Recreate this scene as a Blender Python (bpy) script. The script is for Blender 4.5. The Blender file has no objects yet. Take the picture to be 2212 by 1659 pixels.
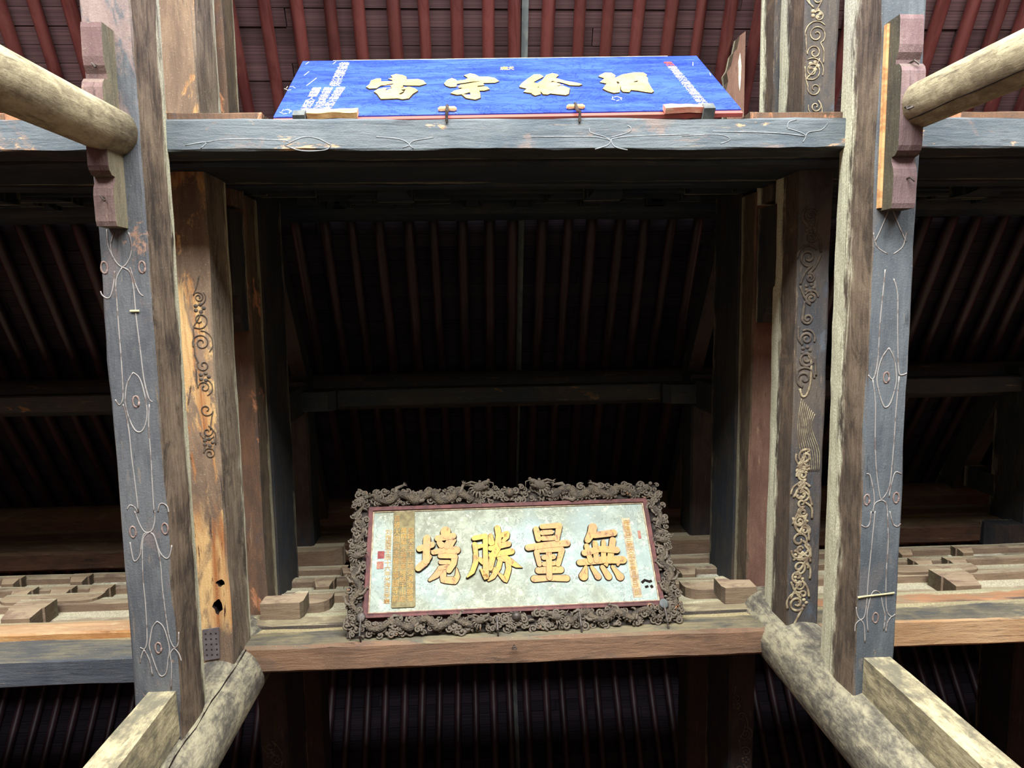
import bpy, bmesh, math, random
from mathutils import Vector, Matrix, noise as mnoise
random.seed(7)
S = bpy.context.scene
COL = S.collection
CAMZ = 1.6                       # eye height above the stone floor; heights h below are measured from the eye

# ------------------------------------------------------------------ camera
M = [[0.9986284, 0.0145604, -0.0502920], [-0.0201628, 0.9934182, -0.1127548], [0.0483192, 0.1136142, 0.9923493]]
cd = bpy.data.cameras.new('camera'); cam = bpy.data.objects.new('camera', cd); COL.objects.link(cam)
cd.sensor_fit = 'HORIZONTAL'; cd.sensor_width = 36; cd.lens = 36 * 1534 / 2212; cd.clip_end = 200
r, d, f = (Vector(v) for v in M)
cam.matrix_world = Matrix(((r.x, -d.x, -f.x, 0), (r.y, -d.y, -f.y, 0), (r.z, -d.z, -f.z, CAMZ), (0, 0, 0, 1)))
S.camera = cam

# ------------------------------------------------------------------ light
w = bpy.data.worlds.new('daylight'); S.world = w; w.use_nodes = True
w.node_tree.nodes['Background'].inputs[0].default_value = (.72, .84, 1, 1)
w.node_tree.nodes['Background'].inputs[1].default_value = 1.0
def area(name, loc, rot, sx, sy, power, col):
    l = bpy.data.lights.new(name, 'AREA'); l.shape = 'RECTANGLE'; l.size = sx; l.size_y = sy; l.energy = power; l.color = col
    o = bpy.data.objects.new(name, l); COL.objects.link(o); o.location = loc; o.rotation_euler = rot
    return o
# daylight entering through the open doors of the north front
area('door_daylight', (0.3, -9.6, 2.0), (math.radians(118), 0, 0), 17, 3.6, 6600, (.955, .985, 1.0))
vs = S.view_settings
vs.view_transform = 'Standard'; vs.look = 'None'; vs.gamma = 1; vs.use_curve_mapping = False; vs.exposure = 0.15

# ------------------------------------------------------------------ helpers
def lin(c):
    return tuple((x / 12.92 if x <= .04045 else ((x + .055) / 1.055) ** 2.4) for x in (v / 255 for v in c)) + (1,)

class NT:
    def __init__(s, name):
        s.m = bpy.data.materials.new(name); s.m.use_nodes = True; s.t = s.m.node_tree; s.t.nodes.clear()
        s.out = s.n('ShaderNodeOutputMaterial'); s.b = s.n('ShaderNodeBsdfPrincipled'); s.l(s.b.outputs[0], s.out.inputs[0])
    def n(s, ty, **k):
        x = s.t.nodes.new(ty)
        for a, v in k.items(): setattr(x, a, v)
        return x
    def l(s, a, b): s.t.links.new(a, b)
    def val(s, sock, v):
        if hasattr(v, 'is_linked') or isinstance(v, bpy.types.NodeSocket): s.l(v, sock)
        else: sock.default_value = v
    def math(s, op, a, b=0.0, c=None, clamp=False):
        x = s.n('ShaderNodeMath', operation=op, use_clamp=clamp); s.val(x.inputs[0], a); s.val(x.inputs[1], b)
        if c is not None: s.val(x.inputs[2], c)
        return x.outputs[0]
    def mix(s, f, a, b):
        x = s.n('ShaderNodeMix', data_type='RGBA'); s.val(x.inputs[0], f); s.val(x.inputs[6], a); s.val(x.inputs[7], b); return x.outputs[2]
    def mapr(s, v, a, b, c=0.0, d=1.0):
        x = s.n('ShaderNodeMapRange', interpolation_type='SMOOTHSTEP'); s.val(x.inputs[0], v)
        for i, q in enumerate((a, b, c, d)): x.inputs[i + 1].default_value = q
        return x.outputs[0]
    def noise(s, vec, scale, detail=5, rough=.6, dist=0.0):
        x = s.n('ShaderNodeTexNoise'); s.l(vec, x.inputs['Vector']); x.inputs['Scale'].default_value = scale
        x.inputs['Detail'].default_value = detail; x.inputs['Roughness'].default_value = rough; x.inputs['Distortion'].default_value = dist
        return x.outputs[0]
    def coords(s, scale=(1, 1, 1), loc=(0, 0, 0), kind='Object'):
        tc = s.n('ShaderNodeTexCoord'); mp = s.n('ShaderNodeMapping'); s.l(tc.outputs[kind], mp.inputs[0])
        mp.inputs['Scale'].default_value = scale; mp.inputs['Location'].default_value = loc
        return mp.outputs[0]
    def bump(s, h, dist=.01, strength=1):
        x = s.n('ShaderNodeBump'); s.l(h, x.inputs['Height']); x.inputs['Distance'].default_value = dist; x.inputs['Strength'].default_value = strength
        s.l(x.outputs[0], s.b.inputs['Normal'])
    def rough(s, v): s.val(s.b.inputs['Roughness'], v)
    def spec(s, v): s.b.inputs['Specular IOR Level'].default_value = v

def timber_mat(name, axis, bottom, side, dust=(178, 170, 142), dust_from=.72, dust_amt=1.0, exposed=(196, 138, 78), exp_amt=0.0,
               exp_where='both', speck=.35, seed=0.0, rough=.85, bump=.012, bottom_patch=.35, paint_side=None, scratch=.4, exp_stretch=.5, north=None, dark_ends=0.0, exposed2=None, exp_zone=None):
    """old hewn timber: painted underside, bare weathered flanks, dust lying on the upper sloping flank"""
    t = NT(name)
    al = {'x': (.12, 1, 1), 'y': (1, .12, 1), 'z': (1, 1, .12)}[axis]
    md = {'x': (exp_stretch, 1, 1), 'y': (1, exp_stretch, 1), 'z': (1, 1, exp_stretch)}[axis]
    L = (seed * 3.1, seed * 1.7, seed * 2.3)
    g = t.noise(t.coords(al, L), 22, 6, .65, .5)
    gl = t.noise(t.coords(al, L), 6, 4, .6, .8)
    m = t.noise(t.coords(md, L), 2.4, 8, .68, .4)
    m2 = t.noise(t.coords(md, (L[0] + 5, L[1] + 9, L[2])), 3.6, 7, .7, .6)
    fn = t.noise(t.coords(kind='Object'), 60, 3, .7)
    geo = t.n('ShaderNodeNewGeometry'); sep = t.n('ShaderNodeSeparateXYZ'); t.l(geo.outputs['True Normal'], sep.inputs[0])
    bm = t.mapr(t.math('ADD', sep.outputs[2], t.math('MULTIPLY', t.math('SUBTRACT', m2, .5), .25)), -.55, -.8)
    k = t.mapr(t.math('ADD', t.math('MULTIPLY', m, .6), t.math('MULTIPLY', g, .4)), .36, .64)
    sc = t.mix(k, lin(side[0]), lin(side[1]))
    sc = t.mix(t.math('MULTIPLY', t.mapr(m2, .52, .64), .7), sc, lin(side[2]))
    kb = t.mapr(t.math('ADD', t.math('MULTIPLY', m, .7), t.math('MULTIPLY', g, .3)), .38, .62)
    bc = t.mix(kb, lin(bottom[0]), lin(bottom[1]))
    bc = t.mix(t.math('MULTIPLY', t.mapr(m2, .56, .66), bottom_patch), bc, lin(bottom[2]))
    c = t.mix(bm, sc, bc)
    if north:      # (generated y threshold, colour a, colour b): paint lost from the north part of the underside
        tn = t.n('ShaderNodeTexCoord'); sn = t.n('ShaderNodeSeparateXYZ'); t.l(tn.outputs['Generated'], sn.inputs[0])
        nm_ = t.mapr(t.math('ADD', sn.outputs[1], t.math('MULTIPLY', t.math('SUBTRACT', m2, .5), .5)), north[0] + .03, north[0] - .03)
        c = t.mix(t.math('MULTIPLY', nm_, t.math('MULTIPLY', bm, .85)), c, t.mix(kb, lin(north[1]), lin(north[2])))
    if exp_amt > 0:
        e = t.noise(t.coords(md, (L[0] + 11, L[1] + 3, L[2] + 7)), 1.7, 9, .72, .7)
        em = t.mapr(e, .62 - .22 * exp_amt, .66 - .2 * exp_amt)
        if exp_zone:
            tz = t.n('ShaderNodeTexCoord'); sz = t.n('ShaderNodeSeparateXYZ'); t.l(tz.outputs['Generated'], sz.inputs[0])
            zz = t.math('ADD', sz.outputs[1], t.math('MULTIPLY', t.math('SUBTRACT', e, .5), .12))
            zm = t.math('MULTIPLY', t.mapr(zz, exp_zone[0] - .01, exp_zone[0] + .02), t.mapr(zz, exp_zone[1] + .01, exp_zone[1] - .01))
            em = t.math('MAXIMUM', em, t.math('MULTIPLY', zm, t.mapr(m, .36, .48)))
        if exp_where == 'bottom': em = t.math('MULTIPLY', em, bm)
        ec = t.mix(t.mapr(gl, .35, .65), lin(exposed), lin(exposed2 or tuple(min(255, int(q * 1.25) + 14) for q in exposed)))
        ec = t.mix(t.mapr(g, .56, .68), ec, lin(tuple(int(q * .55) for q in exposed)))
        c = t.mix(em, c, ec)
    # dark grain cracks
    c = t.mix(t.math('MULTIPLY', t.mapr(g, .60, .72), .55), c, lin((28, 22, 20)))
    # light scuffs along the grain
    c = t.mix(t.math('MULTIPLY', t.mapr(t.noise(t.coords(al, (L[0] + 4, L[1], L[2])), 16, 5, .75, .3), .60, .74), scratch), c, lin((186, 160, 128)))
    tg = t.n('ShaderNodeTexCoord'); sg = t.n('ShaderNodeSeparateXYZ'); t.l(tg.outputs['Generated'], sg.inputs[0])
    dz = t.math('ADD', sg.outputs[2], t.math('ADD', t.math('MULTIPLY', t.math('SUBTRACT', m, .5), .55), t.math('MULTIPLY', t.math('SUBTRACT', g, .5), .5)))
    dm = t.math('MULTIPLY', t.mapr(dz, dust_from - .07, dust_from + .1), t.math('MULTIPLY', t.math('SUBTRACT', 1.0, bm), dust_amt))
    dc = t.mix(t.mapr(fn, .35, .65), lin(dust), lin(tuple(int(q * .78) for q in dust)))
    c = t.mix(dm, c, dc)
    c = t.mix(t.math('MULTIPLY', t.mapr(fn, .60, .72), speck), c, lin(dust))
    if dark_ends:  # block end faces darkened: end grain, plus their shade painted in
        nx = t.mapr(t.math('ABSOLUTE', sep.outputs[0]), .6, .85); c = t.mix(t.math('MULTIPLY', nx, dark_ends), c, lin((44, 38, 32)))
    t.l(c, t.b.inputs['Base Color']); t.rough(rough); t.spec(.25)
    hgt = t.math('ADD', t.math('MULTIPLY', g, .8), t.math('ADD', t.math('MULTIPLY', gl, .7), t.math('MULTIPLY', fn, .25)))
    t.bump(hgt, bump)
    return t.m

def plain(name, c1, c2, scale=12, rough=.8, stretch=(1, 1, 1), bump=.004, spec=.3, rnd=0.0, metal=0.0, lo=.4, hi=.6):
    t = NT(name)
    n = t.noise(t.coords(stretch), scale, 6, .65, .3)
    c = t.mix(t.mapr(n, lo, hi), lin(c1), lin(c2))
    if rnd:
        oi = t.n('ShaderNodeObjectInfo'); hs = t.n('ShaderNodeHueSaturation'); t.l(c, hs.inputs['Color'])
        t.l(t.math('ADD', t.math('MULTIPLY', oi.outputs['Random'], rnd), 1 - rnd / 2), hs.inputs['Value']); c = hs.outputs[0]
    t.l(c, t.b.inputs['Base Color']); t.rough(rough); t.spec(spec); t.b.inputs['Metallic'].default_value = metal
    if bump: t.bump(n, bump)
    return t.m

class MB:
    """collects vertices and faces, builds ONE mesh object"""
    def __init__(s): s.v = []; s.f = []
    def box(s, x0, x1, y0, y1, z0, z1, mt=None):
        i = len(s.v)
        for x, y, z in ((x0, y0, z0), (x1, y0, z0), (x1, y1, z0), (x0, y1, z0), (x0, y0, z1), (x1, y0, z1), (x1, y1, z1), (x0, y1, z1)):
            p = Vector((x, y, z)); s.v.append(mt @ p if mt else p)
        s.f += [tuple(i + k for k in q) for q in ((0, 3, 2, 1), (4, 5, 6, 7), (0, 1, 5, 4), (1, 2, 6, 5), (2, 3, 7, 6), (3, 0, 4, 7))]
        return s
    def rings(s, rings, close=True, caps=True):
        i = len(s.v); n = len(rings[0])
        for rg in rings: s.v += [Vector(p) for p in rg]
        for a in range(len(rings) - 1):
            for b in range(n if close else n - 1):
                c = (b + 1) % n
                s.f.append((i + a * n + b, i + a * n + c, i + (a + 1) * n + c, i + (a + 1) * n + b))
        if caps:
            s.f.append(tuple(i + b for b in reversed(range(n)))); s.f.append(tuple(i + (len(rings) - 1) * n + b for b in range(n)))
        return s
    def tube(s, pts, rad, n=8, flat=1.0, up=(0, 0, 1)):
        pts = [Vector(p) for p in pts]; rs = []
        if not hasattr(rad, '__len__'): rad = [rad] * len(pts)
        up = Vector(up)
        for k, p in enumerate(pts):
            t = (pts[min(k + 1, len(pts) - 1)] - pts[max(k - 1, 0)])
            t = t.normalized() if t.length > 1e-9 else Vector((1, 0, 0))
            u = t.cross(up)
            if u.length < 1e-4: u = t.cross(Vector((1, 0, 0)))
            u.normalize(); v = u.cross(t).normalized()
            rs.append([p + (u * math.cos(2 * math.pi * a / n) + v * math.sin(2 * math.pi * a / n) * flat) * rad[k] for a in range(n)])
        return s.rings(rs)
    def ball(s, c, rx, ry=None, rz=None, n=10, m=6, mt=None):
        ry = ry or rx; rz = rz or rx; rs = []
        for a in range(m + 1):
            th = math.pi * (a + .02) / (m + .04)
            rg = [Vector((rx * math.sin(th) * math.cos(2 * math.pi * b / n), ry * math.sin(th) * math.sin(2 * math.pi * b / n), rz * math.cos(th))) for b in range(n)]
            rs.append([(mt @ p if mt else p) + Vector(c) for p in rg])
        return s.rings(rs)
    def prism(s, poly, z0, z1, holes=()):
        bmm = bmesh.new()
        def loop(pl, z): return [bmm.verts.new((x, y, z)) for x, y in pl]
        loops = [poly] + list(holes)
        for z in (z1,):
            eds = []
            for pl in loops:
                vs_ = loop(pl, z); eds += [bmm.edges.new((vs_[k], vs_[(k + 1) % len(vs_)])) for k in range(len(vs_))]
            bmesh.ops.triangle_fill(bmm, use_beauty=True, edges=eds)
        i = len(s.v); bmm.verts.index_update(); nv = len(bmm.verts)
        for v in bmm.verts: s.v.append(Vector(v.co))
        for v in bmm.verts: s.v.append(Vector((v.co.x, v.co.y, z0)))
        for fc in bmm.faces:
            q = [v.index for v in fc.verts]
            if fc.normal.z < 0: q.reverse()
            s.f.append(tuple(i + a for a in q)); s.f.append(tuple(i + nv + a for a in reversed(q)))
        k = 0
        for pl in loops:
            for a in range(len(pl)):
                b = (a + 1) % len(pl); s.f.append((i + k + a, i + k + b, i + nv + k + b, i + nv + k + a))
            k += len(pl)
        bmm.free(); return s
    def obj(s, name, mat, parent=None, origin=None, smooth=False, recalc=True, mats=None):
        me = bpy.data.meshes.new(name)
        if origin is None:
            if parent is None and s.v:
                lo = [min(v[k] for v in s.v) for k in range(3)]; hi = [max(v[k] for v in s.v) for k in range(3)]
                origin = Vector(((lo[0] + hi[0]) / 2, (lo[1] + hi[1]) / 2, lo[2]))
            else: origin = Vector((0, 0, 0))
        origin = Vector(origin)
        me.from_pydata([tuple(v - origin) for v in s.v], [], s.f); me.update()
        if recalc:
            b = bmesh.new(); b.from_mesh(me); bmesh.ops.recalc_face_normals(b, faces=b.faces); b.to_mesh(me); b.free()
        if smooth: me.polygons.foreach_set('use_smooth', [True] * len(me.polygons))
        me.materials.append(mat)
        o = bpy.data.objects.new(name, me); COL.objects.link(o); o.location = origin
        if parent: o.parent = parent
        return o

def tag(o, label, cat, group=None, kind=None):
    if label: o['label'] = label
    if cat: o['category'] = cat
    if group: o['group'] = group
    if kind: o['kind'] = kind
    return o
def empty(name, loc, label, cat, group=None, mat=None):
    o = bpy.data.objects.new(name, None); COL.objects.link(o); o.empty_display_size = .1
    if mat is not None: o.matrix_world = mat
    else: o.location = loc
    return tag(o, label, cat, group)
def struct(o): o['kind'] = 'structure'; return o
def wob(a, b, c, amp): return amp * mnoise.noise(Vector((a, b, c)))

def timber(mb, axis, a0, a1, c0, c1, h0, h1, rec=.03, f=.25, amp=.008, step=.16, bev=.02, seed=0, sag=0.0):
    """a long hewn timber along axis ('x' or 'y'); c = across, h = height above the eye.
    upper part of each flank leans inward by rec (where dust settles)"""
    z0 = h0 + CAMZ; z1 = h1 + CAMZ; H = z1 - z0; cm = (c0 + c1) / 2; wd = (c1 - c0) / 2
    prof = [(-wd + bev, 0), (-wd * .33, 0), (wd * .33, 0), (wd - bev, 0), (wd, bev), (wd, H * .4), (wd, H * (1 - f)), (wd - rec * .45, H * (1 - f * .45)), (wd - rec, H),
            (-wd + rec, H), (-wd + rec * .45, H * (1 - f * .45)), (-wd, H * (1 - f)), (-wd, H * .4), (-wd, bev)]
    n = max(2, int(abs(a1 - a0) / step)); rs = []
    for k in range(n + 1):
        a = a0 + (a1 - a0) * k / n; rg = []
        for j, (c, h) in enumerate(prof):
            dc = wob(a * 1.3, j * 3.7 + seed, 1.1, amp) + wob(a * 6, j * 2.1 + seed, 4.1, amp * .5)
            dh = wob(a * 1.1, j * 5.3 + seed, 9.7, amp) * (.15 if j in (0, 1, 2, 3) else 1)
            q = (cm + c + dc, z0 + h + dh)
            rg.append((a, q[0], q[1]) if axis == 'x' else (q[0], a, q[1]))
        rs.append(rg)
    return mb.rings(rs)

def ribbon(mb, pts, wd, z, th=.006):
    """a raised line lying in a horizontal plane, following smoothed points"""
    P = [Vector((p[0], p[1], z)) for p in pts]; Q = []
    if len(P) > 2:
        for i in range(len(P) - 1):
            p0, p1, p2, p3 = P[max(i - 1, 0)], P[i], P[i + 1], P[min(i + 2, len(P) - 1)]
            for k in range(4):
                t = k / 4
                Q.append(.5 * ((2 * p1) + (p2 - p0) * t + (2 * p0 - 5 * p1 + 4 * p2 - p3) * t * t + (3 * p1 - p0 - 3 * p2 + p3) * t ** 3))
        Q.append(P[-1])
    else: Q = P
    mb.tube(Q, [wd / 2 * (.75 + .5 * abs(mnoise.noise(q * 7))) for q in Q], n=6, flat=th / wd)

# ------------------------------------------------------------------ materials
M_b1L = timber_mat('beam_paint_left', 'y', ((78, 80, 84), (102, 103, 104), (132, 110, 102)), ((66, 56, 50), (136, 118, 98), (54, 48, 44)), dust=(226, 222, 190), dust_from=.78, seed=1, exp_amt=.08, exposed=(150, 116, 96), scratch=.3, speck=.12, north=(.50, (124, 104, 98), (146, 126, 116)))
M_b1R = timber_mat('beam_paint_right', 'y', ((80, 85, 90), (102, 107, 110), (118, 108, 102)), ((76, 66, 58), (138, 120, 100), (60, 52, 47)), dust=(244, 240, 206), dust_from=.50, seed=4, exp_amt=.0, exposed=(160, 124, 100), scratch=.3, speck=.12)
M_b2L = timber_mat('beam_rotten_left', 'y', ((112, 92, 76), (146, 122, 98), (76, 74, 74)), ((88, 76, 66), (142, 126, 106), (60, 52, 46)), dust=(230, 226, 196), dust_from=.80, exp_amt=.62, exp_where='bottom', exposed=(158, 98, 56), exposed2=(214, 176, 120), seed=6, scratch=.5, exp_stretch=.4, exp_zone=(.82, .935))
M_b2R = timber_mat('beam_carved_right', 'y', ((66, 66, 68), (96, 86, 76), (84, 92, 102)), ((64, 58, 54), (98, 82, 68), (118, 98, 78)), dust=(242, 238, 206), dust_from=.52, seed=9, bottom_patch=.7, speck=.12)
M_b3L = timber_mat('beam_upper_left', 'y', ((92, 74, 62), (122, 90, 68), (66, 74, 84)), ((74, 64, 54), (104, 88, 68), (64, 56, 52)), dust_from=.7, seed=12, exp_amt=.3, exposed=(150, 102, 72), scratch=.3)
M_b3R = timber_mat('beam_upper_right', 'y', ((104, 76, 64), (128, 98, 82), (88, 72, 62)), ((74, 62, 50), (102, 88, 68), (64, 56, 52)), dust_from=.7, seed=13, bottom_patch=.5, scratch=.5)
M_b4 = timber_mat('beam_tall', 'y', ((50, 48, 50), (74, 62, 54), (60, 66, 74)), ((40, 47, 56), (66, 62, 56), (50, 56, 63)), dust=(168, 160, 134), dust_from=.93, seed=15, speck=.2, scratch=.2)
M_bt = timber_mat('tie_beam_north', 'x', ((86, 94, 100), (110, 116, 118), (142, 120, 108)), ((36, 40, 46), (58, 58, 56), (70, 66, 58)), dust=(120, 114, 94), dust_from=.9, seed=18, exp_amt=.16, exp_where='bottom', exposed=(188, 142, 106), exposed2=(222, 180, 138), scratch=.35, bottom_patch=.6)
M_bbM = timber_mat('tie_beam_south_middle', 'x', ((140, 108, 84), (112, 88, 72), (84, 78, 76)), ((90, 86, 78), (136, 124, 94), (72, 74, 76)), dust=(196, 178, 134), dust_from=.75, seed=21, scratch=.5)
M_bbL = timber_mat('tie_beam_south_left', 'x', ((72, 77, 84), (92, 96, 102), (104, 98, 94)), ((84, 86, 88), (132, 124, 102), (94, 96, 98)), dust=(188, 172, 132), dust_from=.95, seed=23, scratch=.35, bottom_patch=.2)
M_bbR = timber_mat('tie_beam_south_right', 'x', ((208, 170, 128), (184, 142, 102), (166, 146, 120)), ((94, 91, 84), (146, 134, 106), (84, 85, 86)), dust=(206, 190, 148), dust_from=.7, seed=25, scratch=.5)
M_puL = timber_mat('plate_left', 'x', ((196, 146, 92), (166, 114, 70), (212, 176, 122)), ((206, 170, 128), (184, 142, 106), (216, 192, 150)), dust=(214, 198, 156), dust_from=.75, seed=27, scratch=.5)
M_puM = timber_mat('plate_middle', 'x', ((66, 66, 68), (90, 80, 72), (70, 70, 72)), ((156, 144, 114), (128, 114, 92), (176, 164, 128)), dust=(204, 194, 158), dust_from=.5, seed=29)
M_puR = timber_mat('plate_right', 'x', ((88, 80, 76), (112, 90, 76), (170, 118, 82)), ((184, 134, 98), (160, 124, 94), (150, 136, 110)), dust=(212, 202, 162), dust_from=.5, seed=31)
M_fang = timber_mat('bracket_wood', 'x', ((122, 102, 86), (148, 126, 104), (96, 76, 72)), ((150, 132, 108), (184, 168, 138), (110, 84, 78)), dust=(220, 210, 178), dust_from=.55, seed=33, scratch=.5)
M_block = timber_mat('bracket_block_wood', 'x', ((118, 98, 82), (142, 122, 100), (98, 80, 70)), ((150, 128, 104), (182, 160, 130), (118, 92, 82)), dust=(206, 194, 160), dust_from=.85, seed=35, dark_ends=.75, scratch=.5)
M_purl = timber_mat('purlin_wood', 'x', ((100, 74, 56), (76, 60, 50), (60, 56, 56)), ((104, 84, 62), (84, 68, 52), (112, 102, 82)), dust=(136, 124, 96), dust_from=.7, seed=37)
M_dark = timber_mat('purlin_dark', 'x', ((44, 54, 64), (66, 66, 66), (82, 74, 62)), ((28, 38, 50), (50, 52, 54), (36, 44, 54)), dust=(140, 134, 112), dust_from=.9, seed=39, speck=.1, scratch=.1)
M_purlm = timber_mat('purlin_middle', 'x', ((52, 60, 68), (70, 66, 62), (104, 80, 56)), ((52, 48, 44), (66, 58, 50), (46, 50, 54)), dust=(96, 90, 76), dust_from=.93, seed=45, speck=.15, exp_amt=.15, exp_where='bottom', exposed=(110, 84, 56))
M_corb = timber_mat('corbel_wood', 'y', ((98, 76, 74), (122, 100, 94), (88, 86, 92)), ((96, 92, 78), (134, 124, 100), (110, 98, 80)), dust_from=1.4, seed=41, scratch=.4)
M_corbR = timber_mat('corbel_wood_right', 'y', ((106, 84, 84), (130, 108, 106), (96, 94, 100)), ((66, 62, 54), (98, 92, 74), (84, 78, 64)), dust_from=1.4, seed=43, scratch=.4)

def column_mat(name, light, mid, dark, seed, axis='z', amt=.5):
    t = NT(name); L = (seed, seed * 2, seed * .5)
    st = {'z': (1, 1, .3)}[axis]
    a = t.noise(t.coords(st, L), 3.2, 9, .72, .25); b = t.noise(t.coords((1, 1, .6), L), 12, 9, .75, .3); c_ = t.noise(t.coords((1, 1, .1), L), 30, 5, .6)
    k = t.math('ADD', t.math('MULTIPLY', a, .55), t.math('MULTIPLY', b, .45))
    c = t.mix(t.mapr(k, .40, .54), lin(dark), lin(mid)); c = t.mix(t.mapr(k, .48, .60), c, lin(light))
    c = t.mix(t.math('MULTIPLY', t.mapr(c_, .6, .72), amt), c, lin((40, 36, 32)))
    t.l(c, t.b.inputs['Base Color']); t.rough(.85); t.spec(.2)
    t.bump(t.math('ADD', t.math('MULTIPLY', b, .8), t.math('MULTIPLY', c_, .4)), .016)
    return t.m
M_colm = column_mat('column_plaster', (176, 167, 138), (130, 123, 106), (84, 80, 74), 3)
M_prop = column_mat('prop_wood', (196, 184, 148), (170, 158, 126), (134, 122, 98), 8, amt=.6)
M_post = column_mat('square_post_wood', (204, 192, 154), (172, 160, 126), (118, 112, 94), 12)
M_raft = plain('rafter_red_paint', (64, 24, 22), (86, 42, 38), 7, .4, (1, .15, .15), .006, .5, rnd=.5)
M_raft_shade = plain('rafter_shade_paint', (44, 27, 34), (66, 43, 50), 7, .45, (1, .15, .15), .006, .5, rnd=.5)  # upper roof's shade painted into a darker copy of the rafter paint
M_board = plain('roof_board', (62, 42, 42), (80, 56, 55), 4, .8, (.3, 2, 1), .004, .2, rnd=.5)
M_board_shade = plain('shaded_roof_board', (36, 31, 40), (52, 44, 52), 4, .85, (.3, 2, 1), .004, .2, rnd=.6)  # same boards, darkened to paint in the dimness of the upper roof
M_deck = plain('roof_clay', (20, 14, 14), (26, 18, 18), 4)
M_greyp = plain('grey_patch', (104, 96, 96), (92, 84, 84), 8)
M_grey = plain('grey_batten', (88, 92, 92), (110, 112, 108), 8, .8, (1, .2, 1))
M_line = plain('raised_line', (156, 150, 144), (118, 104, 98), 9, .7, bump=0, lo=.52, hi=.6)
M_lineT = plain('faint_line', (136, 140, 142), (112, 112, 112), 9, .7, bump=0)
M_iron = plain('iron', (64, 58, 54), (92, 82, 74), 30, .55, bump=.002, spec=.5, metal=.5)
M_floor = plain('floor_stone', (96, 92, 84), (120, 114, 104), 2, .85)
M_wall = plain('wall_plaster', (116, 70, 58), (130, 84, 70), 2, .9)
M_white = plain('white_plaster', (222, 220, 200), (180, 172, 150), 14, .95, bump=.006)
M_red = plain('red_edge_paint', (190, 92, 86), (170, 96, 82), 6, .7, (.2, 1, 1), .005)
M_bare = plain('bare_wood', (224, 180, 122), (198, 142, 92), 9, .8, (.3, 1, 1), .005)
M_pinkw = plain('pink_wood', (226, 140, 118), (238, 190, 160), 9, .8, (.3, 1, 1), .005)
M_hole = plain('charred_rot', (16, 10, 8), (34, 20, 12), 20, .95)
M_chalk = plain('chalk', (222, 206, 150), (200, 190, 150), 40, .9, bump=0)
M_scroll = plain('scroll_gilt', (170, 156, 124), (120, 104, 84), 14, .75, bump=.003)
M_scrollF = plain('scroll_faded', (98, 86, 72), (72, 64, 58), 14, .8, bump=.003)

def blue_mat():
    t = NT('blue_board_paint'); c = t.coords((.35, 1.6, 1)); a = t.noise(c, 3, 9, .7, .5); g = t.noise(t.coords((.12, 1.8, 1)), 14, 6, .7, .2)
    b = t.noise(t.coords((1, 1.6, 1), (3, 4, 0)), 2.2, 10, .75, 1.5); fl = t.noise(t.coords((1, 1, 1), (9, 1, 0)), 5, 10, .8, 1.0)
    base = t.mix(t.mapr(a, .36, .64), lin((38, 62, 180)), lin((62, 92, 212)))
    base = t.mix(t.math('MULTIPLY', t.mapr(g, .54, .7), .3), base, lin((104, 134, 212)))
    cr = t.math('ABSOLUTE', t.math('SUBTRACT', b, .5))
    base = t.mix(t.math('MULTIPLY', t.mapr(cr, .005, .001), t.mapr(fl, .54, .60)), base, lin((34, 44, 60)))
    base = t.mix(t.math('MULTIPLY', t.mapr(fl, .62, .70), .55), base, lin((168, 184, 216)))
    t.l(base, t.b.inputs['Base Color']); t.rough(.6); t.spec(.3)
    t.bump(t.math('ADD', a, t.math('MULTIPLY', t.mapr(cr, .012, .0), -.5)), .003); return t.m
M_blue = blue_mat()
def gold_mat(name, c1, c2, c3, sp=.5):
    t = NT(name); a = t.noise(t.coords((1, .5, 1)), 26, 7, .75, .4); b = t.noise(t.coords(), 5, 6, .6)
    c = t.mix(t.mapr(b, .4, .6), lin(c1), lin(c2)); c = t.mix(t.math('MULTIPLY', t.mapr(a, .53, .64), sp), c, lin(c3))
    t.l(c, t.b.inputs['Base Color']); t.rough(.55); t.spec(.4); t.bump(a, .004); return t.m
M_yel = gold_mat('cream_yellow_paint', (212, 188, 118), (202, 172, 98), (160, 122, 70), .35)
M_gold = gold_mat('worn_gold', (190, 144, 80), (182, 134, 84), (96, 64, 38), .8)
M_goldB = gold_mat('bright_gold', (200, 154, 62), (190, 140, 74), (100, 66, 36), .75)
M_inkgold = gold_mat('small_gold', (190, 146, 66), (166, 122, 58), (120, 92, 56), .6)
M_whitept = gold_mat('white_writing', (206, 204, 190), (198, 190, 168), (120, 140, 190), .5)
def silver_mat():
    t = NT('tarnished_silver_leaf'); a = t.noise(t.coords(), 3.0, 12, .78, .25); b = t.noise(t.coords((1, 1, 1), (5, 2, 1)), 10, 10, .8, .2); d_ = t.noise(t.coords((1, 1, 1), (1, 7, 1)), 3.6, 10, .7, 2.0)
    c = t.mix(t.mapr(a, .38, .6), lin((120, 122, 102)), lin((158, 162, 140)))
    lo = t.noise(t.coords((1, 1, 1), (2, 0, 3)), 1.1, 3, .5)
    c = t.mix(t.math('MULTIPLY', t.mapr(lo, .42, .60), .55), c, lin((158, 178, 176)))
    c = t.mix(t.mapr(b, .54, .62), c, lin((198, 198, 174)))
    c = t.mix(t.math('MULTIPLY', t.mapr(a, .60, .68), .6), c, lin((142, 164, 168)))
    c = t.mix(t.math('MULTIPLY', t.mapr(b, .42, .34), .55), c, lin((84, 80, 62)))
    cr = t.math('ABSOLUTE', t.math('SUBTRACT', d_, .5))
    c = t.mix(t.math('MULTIPLY', t.mapr(cr, .009, .001), t.mapr(a, .44, .52)), c, lin((44, 42, 36)))
    t.l(c, t.b.inputs['Base Color']); t.rough(.6); t.spec(.4); t.bump(b, .003); return t.m
M_silver = silver_mat()
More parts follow.
